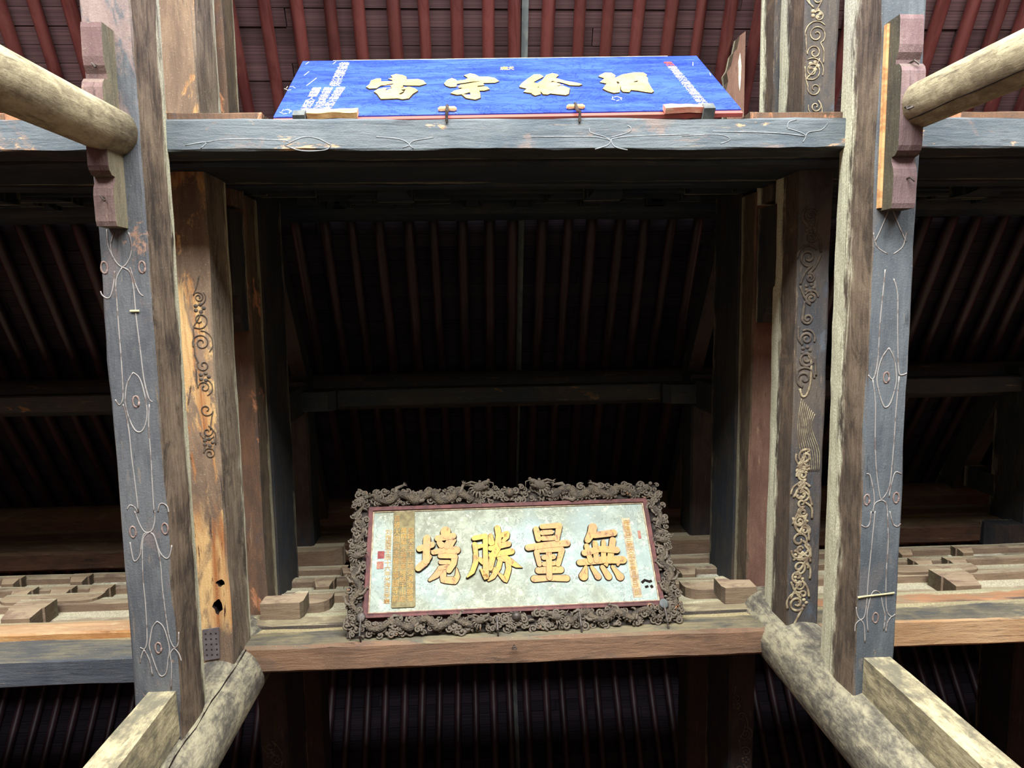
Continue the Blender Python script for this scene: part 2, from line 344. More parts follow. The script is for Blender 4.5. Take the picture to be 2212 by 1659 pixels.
def carved_mat():
    t = NT('carved_wood'); a = t.noise(t.coords(), 7, 7, .7, .4); f_ = t.noise(t.coords(), 70, 3, .6)
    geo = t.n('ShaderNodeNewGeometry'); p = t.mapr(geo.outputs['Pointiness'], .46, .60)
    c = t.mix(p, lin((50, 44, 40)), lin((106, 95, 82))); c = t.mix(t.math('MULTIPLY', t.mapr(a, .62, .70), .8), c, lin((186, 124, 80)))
    c = t.mix(t.math('MULTIPLY', t.mapr(f_, .55, .7), .35), c, lin((150, 134, 108)))
    t.l(c, t.b.inputs['Base Color']); t.rough(.75); t.spec(.35)
    v = t.n('ShaderNodeTexVoronoi'); t.l(t.coords(), v.inputs['Vector']); v.inputs['Scale'].default_value = 55
    t.bump(t.math('ADD', v.outputs['Distance'], f_), .006); return t.m
M_carve = carved_mat()
M_dragon = plain('dragon_scales', (100, 88, 72), (72, 64, 56), 10, .7, bump=.002)
_t = M_dragon.node_tree; _v = _t.nodes.new('ShaderNodeTexVoronoi'); _v.inputs['Scale'].default_value = 60; _b = [n for n in _t.nodes if n.type == 'BUMP'][0]; _c = [n for n in _t.nodes if n.type == 'MAPPING'][0]
_t.links.new(_c.outputs[0], _v.inputs['Vector']); _t.links.new(_v.outputs['Distance'], _b.inputs['Height']); _b.inputs['Distance'].default_value = .012
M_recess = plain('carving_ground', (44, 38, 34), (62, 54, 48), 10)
M_edge = plain('edge_shade', (44, 34, 26), (60, 46, 34), 20)  # near-black rim that paints in shadow around the raised characters
M_ring = plain('ring_paint', (150, 128, 118), (126, 104, 96), 20, bump=0)
M_frame = plain('maroon_moulding', (108, 66, 62), (82, 52, 50), 8, .7)
M_cream = plain('cream_fillet', (188, 170, 138), (150, 128, 104), 12, .7)
M_panel = plain('inscription_panel', (136, 124, 86), (112, 100, 70), 12, .75)
M_seal = plain('red_seal', (128, 58, 58), (146, 80, 72), 20, .8)
M_seal2 = plain('faded_seal', (150, 96, 84), (166, 122, 100), 20, .8)

# measured outlines in metres (beam undersides: x,y in the room; characters: on their boards)
D = {"OUT_L":[[[-2.72,-0.572],[-2.75,-0.469],[-2.734,-0.376],[-2.676,-0.312],[-2.62,-0.375],[-2.596,-0.467],[-2.611,-0.571]],
[[-2.769,-0.596],[-2.767,-0.469],[-2.734,-0.376]],
[[-2.676,-0.312],[-2.73,-0.214],[-2.736,-0.05],[-2.737,0.186],[-2.737,0.424],[-2.742,0.641],[-2.753,0.713],[-2.779,0.743],[-2.805,0.7]],
[[-2.676,-0.312],[-2.622,-0.27],[-2.604,-0.13],[-2.601,0.07],[-2.589,0.308],[-2.577,0.548],[-2.552,0.693],[-2.525,0.724]],
[[-2.736,-0.284],[-2.749,-0.191],[-2.779,-0.097],[-2.809,-0.08],[-2.841,-0.104],[-2.851,-0.133]],
[[-2.619,-0.311],[-2.593,-0.2],[-2.564,-0.118],[-2.537,-0.092]],
[[-2.655,0.492],[-2.708,0.581],[-2.73,0.714],[-2.715,0.836],[-2.676,0.94],[-2.63,0.957],[-2.591,0.9],[-2.571,0.79],[-2.584,0.644],[-2.611,0.535],[-2.655,0.492]],
[[-2.749,0.738],[-2.732,0.823],[-2.719,0.97],[-2.715,1.154],[-2.705,1.341],[-2.695,1.602]],
[[-2.55,0.742],[-2.568,0.912],[-2.568,1.158],[-2.573,1.407],[-2.575,1.606]],
[[-2.782,1.576],[-2.756,1.541],[-2.721,1.559],[-2.701,1.602]],
[[-2.545,1.602],[-2.529,1.546],[-2.504,1.534],[-2.47,1.56],[-2.462,1.609]],
[[-2.724,1.59],[-2.695,1.692],[-2.664,1.756],[-2.629,1.767],[-2.597,1.745],[-2.574,1.67],[-2.569,1.595]],
[[-2.778,1.841],[-2.764,1.981],[-2.741,1.995],[-2.707,1.945],[-2.688,1.844],[-2.666,1.781],[-2.629,1.767]],
[[-2.611,1.77],[-2.584,1.809],[-2.556,1.925],[-2.511,1.983],[-2.48,1.965],[-2.456,1.877]],
[[-2.629,1.767],[-2.674,1.819],[-2.691,1.971],[-2.699,2.163],[-2.695,2.357],[-2.701,2.617],[-2.714,2.708],[-2.734,2.734],[-2.763,2.72]],
[[-2.611,1.77],[-2.584,1.809],[-2.555,2.001],[-2.553,2.233],[-2.54,2.493],[-2.526,2.65],[-2.495,2.73],[-2.463,2.705],[-2.45,2.601]],
[[-2.614,2.505],[-2.654,2.554],[-2.68,2.657],[-2.69,2.723],[-2.667,2.829],[-2.638,2.936],[-2.61,2.972],[-2.571,2.939],[-2.551,2.834],[-2.533,2.742],[-2.549,2.623],[-2.574,2.544],[-2.614,2.505]],
[[-2.734,2.74],[-2.756,2.786],[-2.773,2.851]],
[[-2.734,2.74],[-2.698,2.828],[-2.683,2.961]],
[[-2.495,2.737],[-2.529,2.782],[-2.526,2.888],[-2.544,3.086]],
[[-2.495,2.737],[-2.462,2.784],[-2.445,2.851]]],
"OUT_R":[[[3.279,-0.222],[3.269,-0.025],[3.255,0.223],[3.253,0.474],[3.239,0.6],[3.216,0.663],[3.176,0.625]],
[[3.353,-0.147],[3.391,-0.023],[3.403,0.226],[3.419,0.477],[3.435,0.617],[3.468,0.63],[3.5,0.618]],
[[3.34,0.407],[3.28,0.5],[3.251,0.651],[3.273,0.766],[3.31,0.869],[3.337,0.896],[3.375,0.858],[3.408,0.731],[3.414,0.642],[3.39,0.502],[3.34,0.407]],
[[3.216,0.663],[3.247,0.855],[3.259,1.177],[3.283,1.439],[3.319,1.637],[3.338,1.674]],
[[3.436,0.642],[3.423,0.923],[3.42,1.117],[3.412,1.377],[3.395,1.573],[3.338,1.674]],
[[3.198,1.449],[3.225,1.457],[3.248,1.529],[3.274,1.662],[3.266,1.779]],
[[3.495,1.457],[3.442,1.443],[3.414,1.547],[3.399,1.652]],
[[3.338,1.674],[3.282,1.702],[3.266,1.779]],
[[3.338,1.674],[3.375,1.704],[3.392,1.783]],
[[3.285,1.768],[3.278,1.901],[3.263,2.168],[3.252,2.371],[3.247,2.575],[3.232,2.684],[3.199,2.71],[3.17,2.668],[3.158,2.599]],
[[3.391,1.771],[3.41,2.039],[3.406,2.24],[3.409,2.444],[3.425,2.636],[3.468,2.693],[3.501,2.673]],
[[3.171,1.884],[3.212,1.905],[3.243,1.873],[3.252,1.767]],
[[3.411,1.772],[3.443,1.879],[3.484,1.907],[3.51,1.881]],
[[3.271,2.823],[3.255,2.685],[3.267,2.575],[3.29,2.481],[3.323,2.461],[3.364,2.49],[3.389,2.594],[3.414,2.691],[3.406,2.814]],
[[3.199,2.71],[3.16,2.75],[3.156,2.818]],
[[3.199,2.71],[3.235,2.766],[3.248,2.919]],
[[3.468,2.693],[3.437,2.746],[3.427,2.829]],
[[3.299,-0.731],[3.244,-0.575],[3.186,-0.442]],
[[3.306,-0.719],[3.37,-0.574],[3.44,-0.44]],
[[3.17,-0.515],[3.201,-0.406],[3.292,-0.344]],
[[3.437,-0.513],[3.417,-0.404],[3.343,-0.343]]],
"RINGS":[[-2.65,0.72],[-2.62,2.73],[-2.75,1.76],[-2.5,1.74],[-2.81,-0.31],[-2.53,-0.31],[3.33,0.65],[3.21,1.67],[3.46,1.66],[3.33,2.7]],
"OUT_T":[[[0.983,-1.45],[0.996,-1.412],[1.095,-1.386],[1.161,-1.354]],
[[1.161,-1.373],[1.319,-1.417],[1.332,-1.455],[1.306,-1.468]],
[[0.492,-1.382],[0.976,-1.38],[1.095,-1.367],[1.161,-1.348],[1.135,-1.31],[1.029,-1.278]],
[[1.837,-1.396],[1.372,-1.385],[1.201,-1.367],[1.168,-1.348],[1.201,-1.297],[1.307,-1.271]],
[[-0.8,-1.386],[-0.609,-1.366],[-0.527,-1.322],[-0.585,-1.298]],
[[-0.326,-1.378],[-0.481,-1.354],[-0.527,-1.322],[-0.495,-1.291]],
[[2.682,-1.445],[2.791,-1.413],[2.846,-1.38],[2.821,-1.329]],
[[2.682,-1.445],[2.694,-1.496],[2.761,-1.515]],
[[3.033,-1.483],[2.98,-1.431],[2.872,-1.412],[2.846,-1.38]],
[[2.037,-1.421],[2.575,-1.407],[2.833,-1.38]],
[[1.771,-1.384],[2.038,-1.396],[2.145,-1.383],[2.186,-1.351],[2.106,-1.319]],
[[-2.192,-1.347],[-1.978,-1.371],[-1.538,-1.357],[-1.553,-1.32],[-1.411,-1.382],[-1.284,-1.375],[-1.173,-1.319]],
[[-1.553,-1.32],[-1.416,-1.276],[-1.225,-1.281],[-1.173,-1.319]],
[[-2.356,-1.323],[-2.192,-1.347],[-2.233,-1.298]]],
"GOLD":{"jing":[[[-0.973,1.065,0.081,0.084],[-0.98,0.799,0.081,0.084]],
[[-1.057,0.943,0.068,0.071],[-0.916,0.985,0.068,0.071]],
[[-1.066,0.722,0.074,0.077],[-1.0,0.776,0.081,0.084],[-0.944,0.844,0.056,0.058]],
[[-0.761,1.141,0.115,0.119],[-0.761,1.105,0.106,0.11]],
[[-0.853,1.06,0.068,0.071],[-0.675,1.083,0.071,0.074]],
[[-0.833,1.011,0.062,0.064],[-0.808,0.98,0.074,0.077]],
[[-0.704,1.054,0.068,0.071],[-0.751,0.966,0.068,0.071]],
[[-0.653,1.034,0.025,0.026],[-0.711,0.965,0.056,0.058]],
[[-0.899,0.901,0.056,0.058],[-0.774,0.923,0.068,0.071],[-0.638,0.917,0.087,0.09]],
[[-0.825,0.857,0.053,0.055],[-0.661,0.85,0.062,0.064]],
[[-0.662,0.839,0.071,0.074],[-0.674,0.763,0.065,0.068],[-0.728,0.685,0.062,0.064]],
[[-0.82,0.784,0.047,0.048],[-0.73,0.78,0.05,0.052]],
[[-0.829,0.718,0.053,0.055],[-0.748,0.729,0.05,0.052]],
[[-0.826,0.7,0.068,0.071],[-0.871,0.639,0.068,0.071],[-0.943,0.588,0.031,0.032]],
[[-0.793,0.699,0.074,0.077],[-0.793,0.585,0.068,0.071],[-0.666,0.571,0.081,0.084],[-0.634,0.618,0.056,0.058],[-0.642,0.71,0.012,0.013]],
[[-0.902,0.907,0.043,0.045],[-0.944,0.914,0.037,0.039]]],
"sheng":[[[-0.433,0.972,0.053,0.055],[-0.422,0.87,0.053,0.055],[-0.429,0.753,0.059,0.061],[-0.469,0.651,0.053,0.055],[-0.526,0.596,0.016,0.016]],
[[-0.437,1.044,0.056,0.058],[-0.306,1.066,0.059,0.061]],
[[-0.306,1.063,0.059,0.061],[-0.314,0.866,0.056,0.058],[-0.318,0.633,0.068,0.071],[-0.317,0.582,0.062,0.064],[-0.369,0.676,0.025,0.026]],
[[-0.408,0.941,0.053,0.055],[-0.345,0.953,0.043,0.045]],
[[-0.382,0.798,0.053,0.055],[-0.346,0.759,0.053,0.055]],
[[-0.245,1.073,0.05,0.052],[-0.24,0.988,0.074,0.077]],
[[-0.162,1.162,0.068,0.071],[-0.152,1.069,0.068,0.071],[-0.174,0.92,0.074,0.077],[-0.236,0.821,0.074,0.077],[-0.264,0.689,0.056,0.058]],
[[-0.114,1.074,0.056,0.058],[-0.055,1.09,0.068,0.071],[-0.063,1.048,0.056,0.058],[-0.106,1.001,0.037,0.039]],
[[-0.254,0.923,0.059,0.061],[-0.045,0.967,0.065,0.068]],
[[-0.252,0.84,0.059,0.061],[-0.015,0.878,0.071,0.074]],
[[-0.132,0.847,0.056,0.058],[-0.034,0.76,0.071,0.074],[0.032,0.711,0.05,0.052],[0.09,0.686,0.005,0.005]],
[[-0.157,0.806,0.056,0.058],[-0.067,0.779,0.056,0.058],[-0.058,0.68,0.062,0.064],[-0.102,0.55,0.062,0.064],[-0.174,0.627,0.025,0.026]],
[[-0.143,0.8,0.056,0.058],[-0.174,0.696,0.059,0.061],[-0.24,0.596,0.056,0.058],[-0.29,0.558,0.025,0.026]],
[[-0.276,0.683,0.056,0.058],[-0.208,0.68,0.043,0.045]]],
"liang":[[[0.284,1.126,0.066,0.069],[0.301,1.003,0.063,0.066]],
[[0.354,1.154,0.057,0.059],[0.55,1.163,0.063,0.066]],
[[0.558,1.159,0.07,0.072],[0.516,0.995,0.057,0.059]],
[[0.354,1.081,0.06,0.062],[0.46,1.086,0.054,0.056]],
[[0.354,1.013,0.057,0.059],[0.5,1.014,0.054,0.056]],
[[0.177,0.912,0.073,0.075],[0.417,0.938,0.07,0.072],[0.629,0.948,0.076,0.079]],
[[0.268,0.854,0.06,0.062],[0.291,0.712,0.054,0.056]],
[[0.313,0.874,0.057,0.059],[0.558,0.882,0.06,0.062]],
[[0.562,0.87,0.066,0.069],[0.503,0.706,0.057,0.059]],
[[0.41,0.855,0.066,0.069],[0.39,0.558,0.066,0.069]],
[[0.347,0.792,0.057,0.059],[0.457,0.797,0.06,0.062]],
[[0.346,0.716,0.054,0.056],[0.501,0.721,0.047,0.049]],
[[0.274,0.646,0.073,0.075],[0.528,0.644,0.076,0.079]],
[[0.219,0.554,0.073,0.075],[0.383,0.555,0.06,0.062],[0.587,0.544,0.07,0.072]]],
"wu":[[[0.95,1.126,0.1,0.1],[0.93,1.059,0.097,0.097],[0.869,0.969,0.071,0.071]],
[[0.955,1.027,0.074,0.074],[1.187,1.049,0.081,0.081]],
[[0.819,0.821,0.074,0.074],[0.993,0.859,0.071,0.071],[1.19,0.842,0.081,0.081]],
[[0.852,0.903,0.061,0.061],[0.874,0.724,0.058,0.058]],
[[0.953,0.936,0.061,0.061],[0.944,0.727,0.061,0.061]],
[[1.055,0.95,0.052,0.052],[1.025,0.723,0.061,0.061]],
[[1.166,0.964,0.074,0.074],[1.097,0.72,0.071,0.071]],
[[0.751,0.714,0.071,0.071],[1.035,0.735,0.084,0.084],[1.249,0.726,0.09,0.09]],
[[1.203,0.728,0.077,0.077],[1.183,0.67,0.026,0.026]],
[[1.052,0.687,0.058,0.058],[1.057,0.663,0.019,0.019]],
[[0.817,0.662,0.039,0.039],[0.777,0.559,0.103,0.103]],
[[0.883,0.659,0.039,0.039],[0.941,0.546,0.074,0.074]],
[[1.004,0.654,0.052,0.052],[1.061,0.541,0.077,0.077]],
[[1.123,0.655,0.039,0.039],[1.165,0.583,0.064,0.064],[1.193,0.536,0.09,0.09]]]},"BLUE":{"zhou":[[[-1.3,0.696],[-1.276,0.758],[-1.27,0.867],[-1.223,0.92],[-1.18,0.918],[-1.174,0.835],[-1.065,0.839],[-1.074,0.876],[-1.112,0.906],[-1.072,0.942],[-1.094,1.0],[-1.048,1.049],[-0.984,1.014],[-0.944,0.964],[-0.937,0.885],[-0.83,0.888],[-0.779,0.845],[-0.749,0.752],[-0.81,0.704],[-0.931,0.715],[-0.961,0.722],[-0.964,0.672],[-0.977,0.641],[-0.905,0.678],[-0.849,0.631],[-0.817,0.569],[-0.86,0.485],[-0.892,0.369],[-0.946,0.347],[-0.993,0.374],[-1.073,0.366],[-1.136,0.364],[-1.158,0.423],[-1.182,0.5],[-1.216,0.561],[-1.187,0.629],[-1.118,0.652],[-1.107,0.634],[-1.118,0.582],[-1.057,0.641],[-1.077,0.713],[-1.042,0.774],[-1.061,0.784],[-1.17,0.717],[-1.2,0.647],[-1.265,0.642]],
[[-0.977,0.599],[-0.931,0.609],[-0.943,0.514],[-0.964,0.468],[-0.991,0.482],[-0.948,0.549]],
[[-1.102,0.525],[-1.06,0.554],[-1.074,0.534]]],
"yu":[[[-0.583,0.753],[-0.553,0.853],[-0.511,0.903],[-0.474,0.858],[-0.462,0.821],[-0.388,0.845],[-0.357,0.9],[-0.396,0.978],[-0.336,1.033],[-0.287,1.002],[-0.251,0.933],[-0.164,0.925],[-0.104,0.889],[-0.065,0.794],[-0.109,0.75],[-0.207,0.749],[-0.219,0.742],[-0.208,0.687],[-0.275,0.672],[-0.27,0.637],[-0.215,0.655],[-0.18,0.636],[-0.164,0.579],[-0.213,0.541],[-0.259,0.543],[-0.252,0.448],[-0.253,0.356],[-0.3,0.309],[-0.381,0.353],[-0.418,0.447],[-0.391,0.446],[-0.339,0.432],[-0.344,0.504],[-0.415,0.452],[-0.462,0.441],[-0.52,0.486],[-0.485,0.553],[-0.414,0.603],[-0.336,0.643],[-0.414,0.615],[-0.45,0.652],[-0.431,0.71],[-0.328,0.754],[-0.205,0.822],[-0.328,0.787],[-0.462,0.735],[-0.471,0.658],[-0.521,0.652],[-0.564,0.689]]],
"lun":[[[0.116,0.649],[0.149,0.738],[0.199,0.837],[0.279,0.976],[0.335,0.974],[0.366,0.905],[0.254,0.752],[0.287,0.714],[0.337,0.794],[0.396,0.952],[0.458,1.007],[0.499,0.976],[0.513,0.937],[0.474,0.862],[0.563,0.774],[0.678,0.705],[0.706,0.667],[0.669,0.637],[0.585,0.651],[0.526,0.721],[0.435,0.78],[0.399,0.727],[0.437,0.743],[0.494,0.704],[0.506,0.676],[0.399,0.613],[0.523,0.636],[0.575,0.566],[0.549,0.42],[0.518,0.387],[0.456,0.407],[0.382,0.436],[0.355,0.407],[0.316,0.422],[0.297,0.509],[0.295,0.423],[0.242,0.387],[0.216,0.427],[0.215,0.452],[0.144,0.49],[0.177,0.576],[0.117,0.622]],
[[0.274,0.597],[0.299,0.632],[0.292,0.597]]],
"mi":[[[0.899,0.91],[0.97,0.997],[1.032,0.991],[1.06,0.912],[1.038,0.837],[1.137,0.937],[1.255,0.99],[1.343,0.986],[1.367,0.917],[1.351,0.87],[1.355,0.813],[1.335,0.712],[1.332,0.567],[1.335,0.452],[1.306,0.414],[1.252,0.439],[1.187,0.477],[1.131,0.497],[1.108,0.437],[1.051,0.453],[1.043,0.509],[1.061,0.651],[1.019,0.441],[0.962,0.423],[0.916,0.472],[0.879,0.543],[0.938,0.684],[0.88,0.723],[0.94,0.832],[0.895,0.881]],
[[1.034,0.725],[1.054,0.734],[1.062,0.691],[1.038,0.656]],
[[1.198,0.727],[1.247,0.753],[1.235,0.711],[1.201,0.709]]]}}
XL, XR = -2.66, 3.34          # axes of the two frames of the middle bay
WX0, WX1 = -10.4, 11.6        # side walls
# ------------------------------------------------------------------ room shell
mb = MB().box(WX0, WX1, -12, 16.5, -.1, 0); struct(mb.obj('floor', M_floor))
mb = MB().box(WX0 - .3, WX0, -10, 16.5, 0, 16.8); struct(mb.obj('wall_east', M_wall))
mb = MB().box(WX1, WX1 + .3, -10, 16.5, 0, 16.8); struct(mb.obj('wall_west', M_wall))
mb = MB().box(WX0 - .3, WX1 + .3, 16.5, 16.8, 0, 11.3); struct(mb.obj('wall_south', M_wall))
mb = MB().box(WX0, WX1, -10.3, -10, 4.2, 7.4); struct(mb.obj('wall_north', M_wall))   # above the open doors

# ------------------------------------------------------------------ roof: rafters, boards
PR = [(-10.3, 5.5), (-4.2, 8.55), (-1.3, 10.0), (1.35, 11.42), (3.75, 12.88), (6.95, 15.0), (10.15, 12.7), (13.0, 11.1), (16.6, 9.2)]
def roof_h(y):
    for (a, b), (c, e) in zip(PR, PR[1:]):
        if y <= c: return b + (e - b) * (y - a) / (c - a)
ceil = bpy.data.objects.new('ceiling', None); COL.objects.link(ceil); ceil.location = (.6, 3, roof_h(3) + CAMZ); ceil['kind'] = 'structure'
cinv = Matrix.Translation(-ceil.location)
def child(o): o.parent = ceil; o.matrix_parent_inverse = cinv; return o
R_ = .075
segs = [(PR[k], PR[k + 1]) for k in range(len(PR) - 1)]
VIS = {1, 2, 3, 5}
NX = [-9.86 + .372 * k for k in range(57)]
rest = MB()
for si, ((y0, h0), (y1, h1)) in enumerate(segs):
    L = math.hypot(y1 - y0, h1 - h0); ang = math.atan2(h1 - h0, y1 - y0)
    me = None
    for xi, x in enumerate(NX):
        j = random.uniform(-.03, .03); tw = random.uniform(-.012, .012)
        if si in VIS:
            if me is None:
                m1 = MB(); rs = []
                for k in range(7):
                    yy = (k / 6 - .5) * (L + .1)
                    rs.append([(R_ * (1 + wob(k * 2, 1, si, .08)) * math.cos(a * math.pi / 5) + wob(k, si, 3, .02), yy, R_ * math.sin(a * math.pi / 5)) for a in range(10)])
                o = m1.rings(rs).obj('rafter', M_raft if si < 2 else M_raft_shade, ceil, smooth=True); me = o.data
            else:
                o = bpy.data.objects.new('rafter', me); COL.objects.link(o)
            o.location = (x + j, (y0 + y1) / 2, (h0 + h1) / 2 + CAMZ); o.rotation_euler = (Matrix.Rotation(tw, 3, 'Z') @ Matrix.Rotation(ang, 3, 'X') @ Matrix.Rotation(random.uniform(0, 6), 3, 'Y')).to_euler()
            s = random.uniform(.9, 1.12); o.scale = (s, 1, s); child(o)
        else:
            rest.tube([(x + j, y0, h0 + CAMZ), (x + j, y1, h1 + CAMZ)], R_, 8)
o = rest.obj('rafter_far', M_raft_shade, ceil, smooth=True); o['kind'] = 'stuff'; child(o)
brd = None; brds = {}; rest = MB(); deckm = MB()
for si, ((y0, h0), (y1, h1)) in enumerate(segs):
    L = math.hypot(y1 - y0, h1 - h0); ang = math.atan2(h1 - h0, y1 - y0); u = Vector((0, math.cos(ang), math.sin(ang))); nrm = Vector((0, -math.sin(ang), math.cos(ang)))
    cw = .205; n = round(L / cw); cw = L / n
    vis = si in (1, 2, 3) or si == 5
    for k in range(n):
        c = Vector((0, y0, h0 + CAMZ)) + u * (k + .5) * cw + nrm * (R_ + .012)
        if (si == 1 and k < n - 14) or (si == 5 and k > 12): good = False
        else: good = vis
        x = WX0 - .1 + (k % 3) * -.9
        while x < WX1:
            ln = 4.6; xe = min(x + ln, WX1); xs = max(x, WX0)
            dz = random.uniform(-.006, .008)
            if good:
                brd = brds.get(si >= 2)
                if brd is None:
                    b = MB().box(-.5, .5, -.5, .5, -.012, .012).obj('roof_plank', M_board_shade if si >= 2 else M_board, ceil); brds[si >= 2] = b.data
                else:
                    b = bpy.data.objects.new('roof_plank', brd); COL.objects.link(b)
                b.location = Vector(((xs + xe) / 2, c.y, c.z)) + nrm * (dz + .006); b.rotation_euler = (ang + random.uniform(-.02, .02), random.uniform(-.002, .002), 0)
                b.scale = (xe - xs - .01, cw - .007, 1); child(b)
            else:
                mt = Matrix.Translation(Vector(((xs + xe) / 2, c.y, c.z)) + nrm * (dz + .006)) @ Matrix.Rotation(ang, 4, 'X') @ Matrix.Diagonal((xe - xs - .01, cw - .007, 1, 1))
                rest.box(-.5, .5, -.5, .5, -.012, .012, mt)
            x += ln
    mt = Matrix.Translation(Vector((.6, (y0 + y1) / 2, (h0 + h1) / 2 + CAMZ)) + nrm * (R_ + .012 + .035 + .06)) @ Matrix.Rotation(ang, 4, 'X')
    deckm.box(-11.3, 11.3, -L / 2 - .05, L / 2 + .05, -.06, .06, mt)
o = rest.obj('roof_plank_far', M_board_shade, ceil); o['kind'] = 'stuff'; child(o)
child(deckm.obj('clay_bed', M_deck, ceil))
g = MB()
for (y0, h0), (y1, h1) in segs[1:6]:
    g.tube([(.66, y0, h0 + CAMZ + .045), (.66, y1, h1 + CAMZ + .045)], .04, 4, flat=.35)
child(g.obj('flat_batten', M_grey, ceil))

# ------------------------------------------------------------------ the two lower transverse beams with raised outlines
def big_beam(name, mat, lab, c0, c1, y0, y1, h0, h1, **k):
    return tag(timber(MB(), 'y', y0, y1, c0, c1, h0, h1, **k).obj(name, mat), lab, 'beam')
b1L = big_beam('transverse_beam', M_b1L, 'grey-blue painted lower beam running up the left side, white ogee outlines underneath', -2.84, -2.48, -7.5, 3.62, 5.6, 6.2, rec=.035, f=.3, seed=1, bev=.012, amp=.012)
b1R = big_beam('transverse_beam', M_b1R, 'blue-grey painted lower beam running up the right side, chalk line across it', 3.165, 3.51, -7.5, 3.5, 5.6, 6.33, rec=.075, f=.45, seed=5, bev=.012, amp=.012)
for beam, lines in ((b1L, D['OUT_L']), (b1R, D['OUT_R'])):
    for l in lines:
        m = MB(); ribbon(m, l, .012, 5.6 + CAMZ - .0015, .006)
        o = m.obj('raised_outline', M_line, beam, smooth=True); o.matrix_parent_inverse = Matrix.Translation(-beam.location)
for k, (x, y) in enumerate(D['RINGS']):
    beam = b1L if x < 0 else b1R
    m = MB(); rx, ry = (.024, .045)
    m.tube([(x + rx * math.cos(a * math.pi / 6), y + ry * math.sin(a * math.pi / 6), 5.6 + CAMZ - .0015) for a in range(15)], [.007 + .002 * math.sin(a * 2 + k) for a in range(15)], 6, flat=.45)
    o = m.obj('painted_ring', M_ring, beam, smooth=True); o.matrix_parent_inverse = Matrix.Translation(-beam.location)
def attach(o, p): o.parent = p; o.matrix_parent_inverse = Matrix.Translation(-Vector(p.location)); return o
m = MB(); ribbon(m, [(3.163, 2.51), (3.25, 2.50), (3.38, 2.49), (3.48, 2.48)], .018, 5.6 + CAMZ - .010, .008); attach(m.obj('chalk_line', M_chalk, b1R), b1R)
m = MB(); ribbon(m, [(-2.64, .02), (-2.57, .02)], .018, 5.6 + CAMZ - .010, .008); attach(m.obj('chalk_mark', M_chalk, b1L), b1L)

b2L = big_beam('transverse_beam', M_b2L, 'rotten second beam above the left one, bare orange wood showing underneath with two holes', -2.83, -2.48, -7.5, 3.86, 6.84, 7.5, rec=.03, f=.22, seed=8, bev=.02, amp=.014)
# the two rot holes are cut into the beam's underside
cut = MB()
for hx, hy, rx, ry in ((-2.56, 2.69, .04, .035), (-2.60, 2.93, .045, .075)):
    rs = []
    for z in (-.12, .1):
        rs.append([(hx + rx * (1 + .25 * math.sin(a * 2.3)) * math.cos(a * math.pi / 6), hy + ry * (1 + .2 * math.cos(a * 1.9)) * math.sin(a * math.pi / 6), 6.84 + CAMZ + z) for a in range(12)])
    cut.rings(rs)
co = cut.obj('hole_cutter', M_hole, origin=(0, 0, 0))
md = b2L.modifiers.new('holes', 'BOOLEAN'); md.operation = 'DIFFERENCE'; md.object = co; md.solver = 'EXACT'
b2L.data.materials.append(M_hole)
for p in co.data.polygons: p.material_index = 1
bpy.context.view_layer.update()
me = bpy.data.meshes.new_from_object(b2L.evaluated_get(bpy.context.evaluated_depsgraph_get()))
b2L.modifiers.clear(); b2L.data = me; bpy.data.objects.remove(co)
if len(me.materials) < 2: me.materials.append(M_hole)
b2R = big_beam('transverse_beam', M_b2R, 'second beam above the right one with pale curling cloud scrolls on its underside', 3.17, 3.50, -7.5, 3.80, 6.93, 7.66, rec=.07, f=.5, seed=11, bev=.02, amp=.012)
b3L = big_beam('spacer_beam', M_b3L, 'reddish brown spacer beam third up on the left, stained with tar', -2.80, -2.48, -1.2, 3.7, 8.0, 8.5, rec=.02, seed=14, bev=.02)
b3R = big_beam('spacer_beam', M_b3R, 'reddish mottled spacer beam third up on the right', 3.17, 3.50, -1.2, 3.7, 8.04, 8.5, rec=.02, seed=15, bev=.02)
b4L = big_beam('tall_roof_beam', M_b4, 'tall dark beam fourth up on the left, carrying the roof', -2.82, -2.48, -2.0, 10.3, 8.5, 9.5, rec=.02, f=.1, seed=16, bev=.03)
b4R = big_beam('tall_roof_beam', M_b4, 'tall dark beam fourth up on the right with a dusty upper edge', 3.17, 3.50, -2.0, 10.3, 8.5, 9.45, rec=.02, f=.1, seed=17, bev=.03)
for xa, h0, h1, lab in ((-2.48, 10.35, 10.95, 'short topmost beam near the ridge on the left'), (3.17, 10.3, 10.9, 'short topmost beam near the ridge on the right'), (8.35, 10.2, 11.0, 'topmost beam of the outer right frame')):
    x0, x1 = (xa - .34, xa) if xa < 0 else (xa, xa + .34)
    big_beam('ridge_frame_beam', M_b4, lab, x0, x1, 1.1, 12.0, h0, h1, seed=xa, bev=.03)

